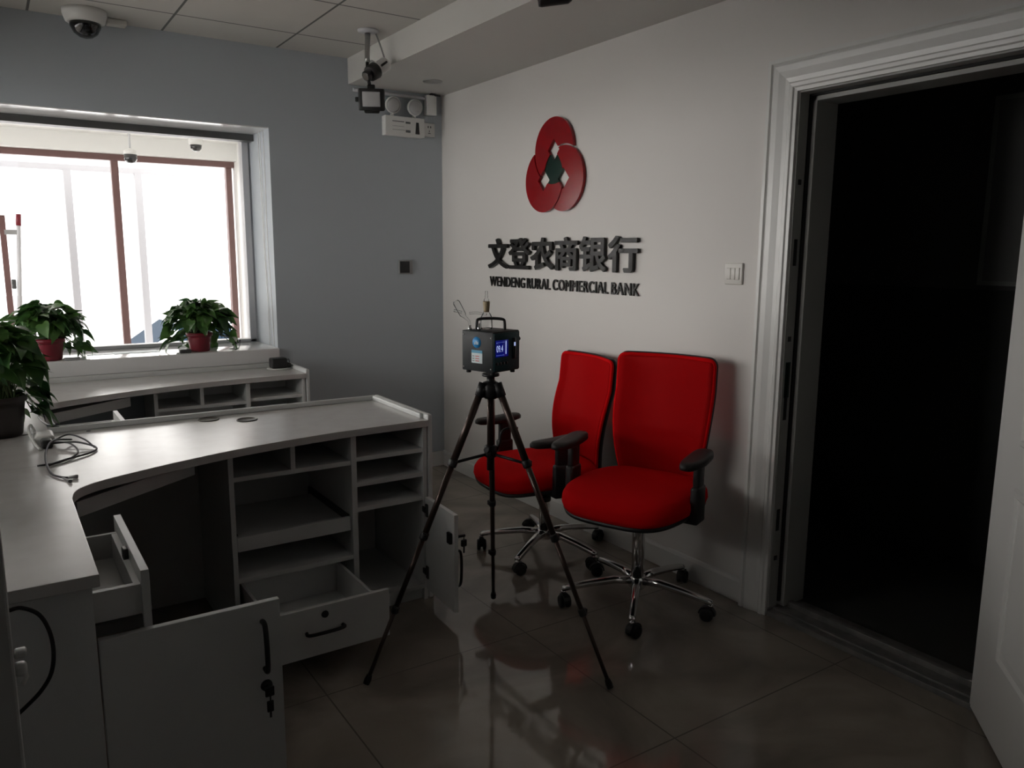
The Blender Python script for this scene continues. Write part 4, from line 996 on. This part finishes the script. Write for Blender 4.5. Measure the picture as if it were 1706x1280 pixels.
lm = obj('lamp', MB().rbox((-0.068, -0.014, -0.055), (0.068, 0.028, 0.055), 0.008, 3, Ml).rbox((-0.02, -0.002, 0.05), (0.02, 0.02, 0.075), 0.006, 2, Ml).rbox((-0.04, -0.006, -0.068), (0.04, 0.02, -0.05), 0.008, 2, Ml).rbox((-0.085, -0.004, -0.012), (-0.066, 0.014, 0.012), 0.004, 2, Ml), M['black'], t)
obj('lamp_glass', MB().rbox((-0.046, -0.0165, -0.034), (0.046, -0.012, 0.040), 0.002, 2, Ml), M['matted'], lm, label='pale square lamp glass')
obj('bracket', MB().tube([(1.757, 4.03, 2.44), (1.752, 4.02, 2.38), (1.757, 4.005, 2.31)], 0.009, 10), M['black'], t)
t = thing('bullet_camera', 'black camera under the soffit cut by the top edge of the picture', 'camera', (1.94, 2.60, 2.447))
obj('base', MB().lathe([(0.03, 0), (0.03, -0.008), (0.015, -0.012)], (1.945, 2.60, 2.447), 20).tube([(1.945, 2.60, 2.438), (1.935, 2.60, 2.43)], 0.012, 10), M['black'], t)
obj('body', MB().tube([(1.975, 2.57, 2.43), (1.965, 2.58, 2.428), (1.885, 2.645, 2.42), (1.875, 2.653, 2.418)], [0.014, 0.022, 0.024, 0.020], 16), M['black'], t)

# ------------------------------------------------------------------ plants
def heart(L, W, fold, bend):
    """pointed heart-shaped leaf along +x, lying in xy; returns verts, faces"""
    prof = [(0.0,0.0),(-0.10,0.20),(-0.08,0.36),(0.06,0.47),(0.25,0.46),(0.45,0.36),(0.65,0.23),(0.82,0.11),(0.93,0.035),(1.0,0.0)]
    vs = []; fs = []
    n = len(prof)
    for i, (x, y) in enumerate(prof):
        xm = max(0, x)*L
        zb = -bend*(max(0, x)**2)*L
        vs.append(Vector((xm if i else 0, 0, zb)))
        for s in (-1, 1): vs.append(Vector((x*L, s*y*W, zb + abs(y)*W*fold)))
    for i in range(n-1):
        a, b = 3*i, 3*(i+1)
        fs.append((a, a+1, b+1, b)); fs.append((a, b, b+2, a+2))
    return vs, fs
def make_plant(label, loc, pot_h, pot_r0, pot_r1, rad, height, seed, n, potm, trail=0, low=-0.05, squash=(1, 1)):
    rnd = random.Random(seed)
    t = thing('potted_plant', label, 'plant', loc, 0, 'leafy pothos plants in pots')
    pr = [(pot_r0*0.92, 0.0), (pot_r0, 0.006)]
    for k in range(1, 7): pr.append((pot_r0+(pot_r1-pot_r0)*k/7, pot_h*k/7))
    pr += [(pot_r1, pot_h-0.022), (pot_r1+0.006, pot_h-0.020), (pot_r1+0.007, pot_h), (pot_r1-0.002, pot_h), (pot_r1-0.006, pot_h-0.02)]
    obj('pot', MB().lathe(pr, n=36), potm, t, world=False)
    obj('soil', MB().lathe([(0.0, pot_h-0.014), (pot_r1-0.005, pot_h-0.018)], n=24), M['soil'], t, world=False)
    lv_ = MB(); stm = MB()
    for k in range(n):
        az = rnd.uniform(0, 2*PI); f_ = rnd.random()**0.6
        el = rnd.uniform(-0.25, 1.45)
        if trail and rnd.random() < trail: el = rnd.uniform(-0.9, 0.1); f_ = 1
        if el < 0.25 and math.sin(az) < -0.2: el = rnd.uniform(0.3, 1.3)      # the pot shows on the room side
        rr = rad*(0.45+0.55*f_)*math.cos(max(el, -0.3))
        p = Vector((rr*math.cos(az)*squash[0], rr*math.sin(az)*squash[1], pot_h + (height*math.sin(el)*(0.5+0.5*f_) if el > 0 else low+rad*0.9*math.sin(el)*0.9) + 0.02))
        L = rnd.uniform(0.058, 0.092); W_ = L*rnd.uniform(0.72, 0.92)
        vs, fs = heart(L, W_, rnd.uniform(0.05, 0.5), rnd.uniform(0.1, 0.6))
        heading = az + rnd.uniform(-0.7, 0.7)
        pitch = -rnd.uniform(-0.5, 0.8) if el > 0.5 else -rnd.uniform(0.0, 1.1)
        Mx = Matrix.Translation(p) @ Matrix.Rotation(heading, 4, 'Z') @ Matrix.Rotation(-pitch, 4, 'Y') @ Matrix.Rotation(rnd.uniform(-0.7, 0.7), 4, 'X')
        lv_.add([Mx @ v for v in vs], fs, True)
        if k % 2 == 0:
            b0 = Vector((rnd.uniform(-0.6, 0.6)*pot_r1, rnd.uniform(-0.6, 0.6)*pot_r1, pot_h-0.02))
            mid = (b0+p)/2 + Vector((0, 0, 0.05))
            stm.curve([b0, mid, p], 0.002, 5, 4)
    o = obj('foliage', lv_, M['leaf'], t, world=False)
    obj('stems', stm, M['stem'], t, world=False)
    return t
make_plant('pothos in a dark red pot at the left end of the window sill', (0.237, 4.715, 0.8853), 0.115, 0.058, 0.070, 0.175, 0.165, 3, 210, M['pot'], 0.10)
make_plant('pothos in a dark red pot in the middle of the window sill', (0.985, 4.725, 0.8853), 0.108, 0.054, 0.066, 0.17, 0.165, 8, 210, M['pot'], 0.14, -0.02)
make_plant('large pothos in a black pot on the worktop at the left edge of the picture', (-0.005, 3.375, ZT+0.0005), 0.15, 0.068, 0.085, 0.14, 0.25, 21, 230, M['pot_dark'], 0.25, -0.01)

# ------------------------------------------------------------------ small things on the sill and the worktops
t = thing('desk_speaker', 'small black rounded box on a clear plate at the end of the back desk', 'speaker', (1.375, 4.53, ZT))
obj('plate', MB().lathe([(0.062, 0.001), (0.068, 0.003), (0.068, 0.006), (0.05, 0.006)], (1.375, 4.53, ZT), 32), M['white'], t)
b_ = MB().rbox((1.327, 4.495, ZT+0.006), (1.418, 4.565, ZT+0.066), 0.010)
obj('body', b_, M['black'], t)
obj('side_lens', MB().tube([(1.415, 4.515, ZT+0.024), (1.438, 4.505, ZT+0.020)], [0.016, 0.012], 14), M['rubber'], t)
obj('cord', MB().curve([(1.418, 4.55, ZT+0.03), (1.445, 4.565, ZT+0.05), (1.45, 4.57, ZT+0.02), (1.42, 4.59, ZT+0.008)], 0.002, 6, 6), M['black'], t)
o = obj('remote_control', MB().rbox((0.298, 4.645, 0.8852), (0.372, 4.675, 0.899), 0.004), M['grey']); tag(o, 'flat grey gadget on the sill right of the left red pot', 'gadget')
o = obj('power_adapter', MB().rbox((0.865, 4.66, 0.8852), (0.925, 4.70, 0.905), 0.004).box((0.85, 4.675, 0.886), (0.866, 4.682, 0.889)), M['steel_dark']); tag(o, 'small dark adapter beside the middle red pot on the sill', 'adapter')
t = thing('small_gadget', 'tiny white gadget with a black head and cord at the right end of the sill', 'gadget', (1.18, 4.74, 0.885))
obj('stand', MB().lathe([(0.028, 0.0004), (0.028, 0.004), (0.006, 0.006), (0.005, 0.03), (0.016, 0.04), (0.020, 0.055), (0.014, 0.068), (0.0, 0.072)], (1.18, 4.74, 0.885), 18), M['white'], t)
obj('head', MB().rbox((1.165, 4.712, 0.905), (1.190, 4.730, 0.930), 0.006), M['black'], t)
obj('cord', MB().curve([(1.185, 4.72, 0.915), (1.20, 4.71, 0.925), (1.21, 4.71, 0.94), (1.20, 4.70, 0.90), (1.185, 4.69, 0.888), (1.17, 4.68, 0.887)], 0.002, 6, 6), M['black'], t)
o = obj('document_sheet', MB().box((0.55, 4.80, 0.8852), (0.78, 4.90, 0.8872)).box((0.42, 4.82, 0.8853), (0.56, 4.86, 0.8868)), M['sticker_white']); tag(o, 'pale papers lying on the sill between the red pots', 'paper')
mb = MB()
for k, (a_, b_, c_) in enumerate(((1.403, 4.80, 0.02), (1.404, 4.84, 0.035), (1.405, 4.74, 0.012))):
    mb.curve([(a_, b_, WZ1-0.002), (a_-0.002, b_-0.01-c_*0.3, 1.9), (a_-0.004, b_-c_*1.2, 1.5), (a_-0.003, b_-0.03-c_, 1.15), (a_-0.003, b_-0.05-c_*0.4, 0.889)], 0.0022, 6, 8)
o = obj('blind_cord', mb, M['white']); tag(o, 'thin white blind cords hanging in the right reveal of the window', 'cord')
# tangle on the front worktop
t = thing('power_strip', 'white adapter bundle beside the black pot on the front worktop', 'adapter', (0.10, 3.20, ZT))
obj('body', MB().rbox((0.085, 3.12, ZT+0.0005), (0.150, 3.235, ZT+0.036), 0.012), M['white'], t)
obj('plug', MB().rbox((0.105, 3.065, ZT+0.0005), (0.140, 3.125, ZT+0.030), 0.008), M['black'], t)
obj('cord', MB().curve([(0.095, 3.23, ZT+0.03), (0.085, 3.27, ZT+0.05), (0.075, 3.2, ZT+0.045), (0.085, 3.10, ZT+0.02), (0.10, 3.05, ZT+0.004)], 0.005, 8, 6), M['white'], t)
pts = [(0.14, 3.09, 0.012), (0.20, 3.04, 0.02), (0.245, 3.0, 0.012), (0.262, 2.965, 0.004), (0.235, 2.91, 0.004), (0.165, 2.85, 0.006), (0.105, 2.80, 0.004)]
o = obj('charging_cable', MB().curve([(p[0], p[1], ZT+p[2]+0.001) for p in pts], 0.0035, 8, 8).curve([(0.135, 3.10, ZT+0.014), (0.19, 3.13, ZT+0.03), (0.235, 3.07, ZT+0.02), (0.258, 2.985, ZT+0.005)], 0.003, 8, 8), M['cable']); tag(o, 'dark looped cable on the front worktop, its loop reaching furthest right', 'cable', 'cables on the front worktop')
pts = [(0.13, 3.08, 0.02), (0.185, 3.03, 0.02), (0.205, 2.95, 0.006), (0.18, 2.88, 0.003), (0.14, 2.83, 0.003), (0.08, 2.82, 0.003)]
o = obj('charging_cable', MB().curve([(p[0], p[1], ZT+p[2]+0.001) for p in pts], 0.003, 8, 8), M['cable']); tag(o, 'thin grey cable curling inside the dark loop on the front worktop', 'cable', 'cables on the front worktop')
pts = [(0.20, 3.12, 0.012), (0.14, 3.05, 0.03), (0.112, 2.93, 0.022), (0.105, 2.80, 0.010), (0.112, 2.69, 0.004), (0.135, 2.63, 0.004), (0.155, 2.615, 0.004)]
lc = MB().curve([(p[0], p[1], ZT+p[2]+0.001) for p in pts], 0.0035, 8, 8)
t = thing('data_cable', 'black cable sweeping across the front worktop to two bare grey plugs', 'cable', (0.13, 2.7, ZT), 0, 'cables on the front worktop')
obj('cord', lc, M['cable'], t)
obj('plug', MB().tube([(0.150, 2.617, ZT+0.005), (0.172, 2.612, ZT+0.006), (0.176, 2.611, ZT+0.006)], [0.004, 0.006, 0.005], 8), M['grey'], t)
obj('plug', MB().curve([(0.135, 2.63, ZT+0.004), (0.148, 2.59, ZT+0.004), (0.152, 2.57, ZT+0.005)], [0.003]*4+[0.004]*3+[0.0055]*4, 8, 5), M['grey'], t)
o = obj('hanging_wire', MB().curve([(0.145, 4.40, ZT+0.09), (0.158, 4.2, ZT+0.07), (0.145, 3.95, ZT+0.01), (0.125, 3.70, ZT+0.004), (0.145, 3.50, ZT+0.004), (0.18, 3.42, ZT+0.004)], 0.004, 8, 8).curve([(0.15, 4.40, ZT+0.085), (0.175, 4.1, ZT+0.03), (0.165, 3.8, ZT+0.004), (0.17, 3.45, ZT+0.004)], 0.0035, 8, 8), M['black']); tag(o, 'black wires trailing over the back worktop behind the black pot', 'wire')
o = obj('hanging_cable', MB().curve([(-0.02, 1.772, 0.742), (0.0, 1.765, 0.745), (0.028, 1.755, 0.728), (0.043, 1.752, 0.69), (0.047, 1.752, 0.645), (0.040, 1.752, 0.60), (0.02, 1.755, 0.565), (-0.01, 1.76, 0.535), (-0.05, 1.77, 0.50)], 0.0042, 8, 8), M['black']); tag(o, 'black cable loop hanging from the near end of the front desk', 'cable')
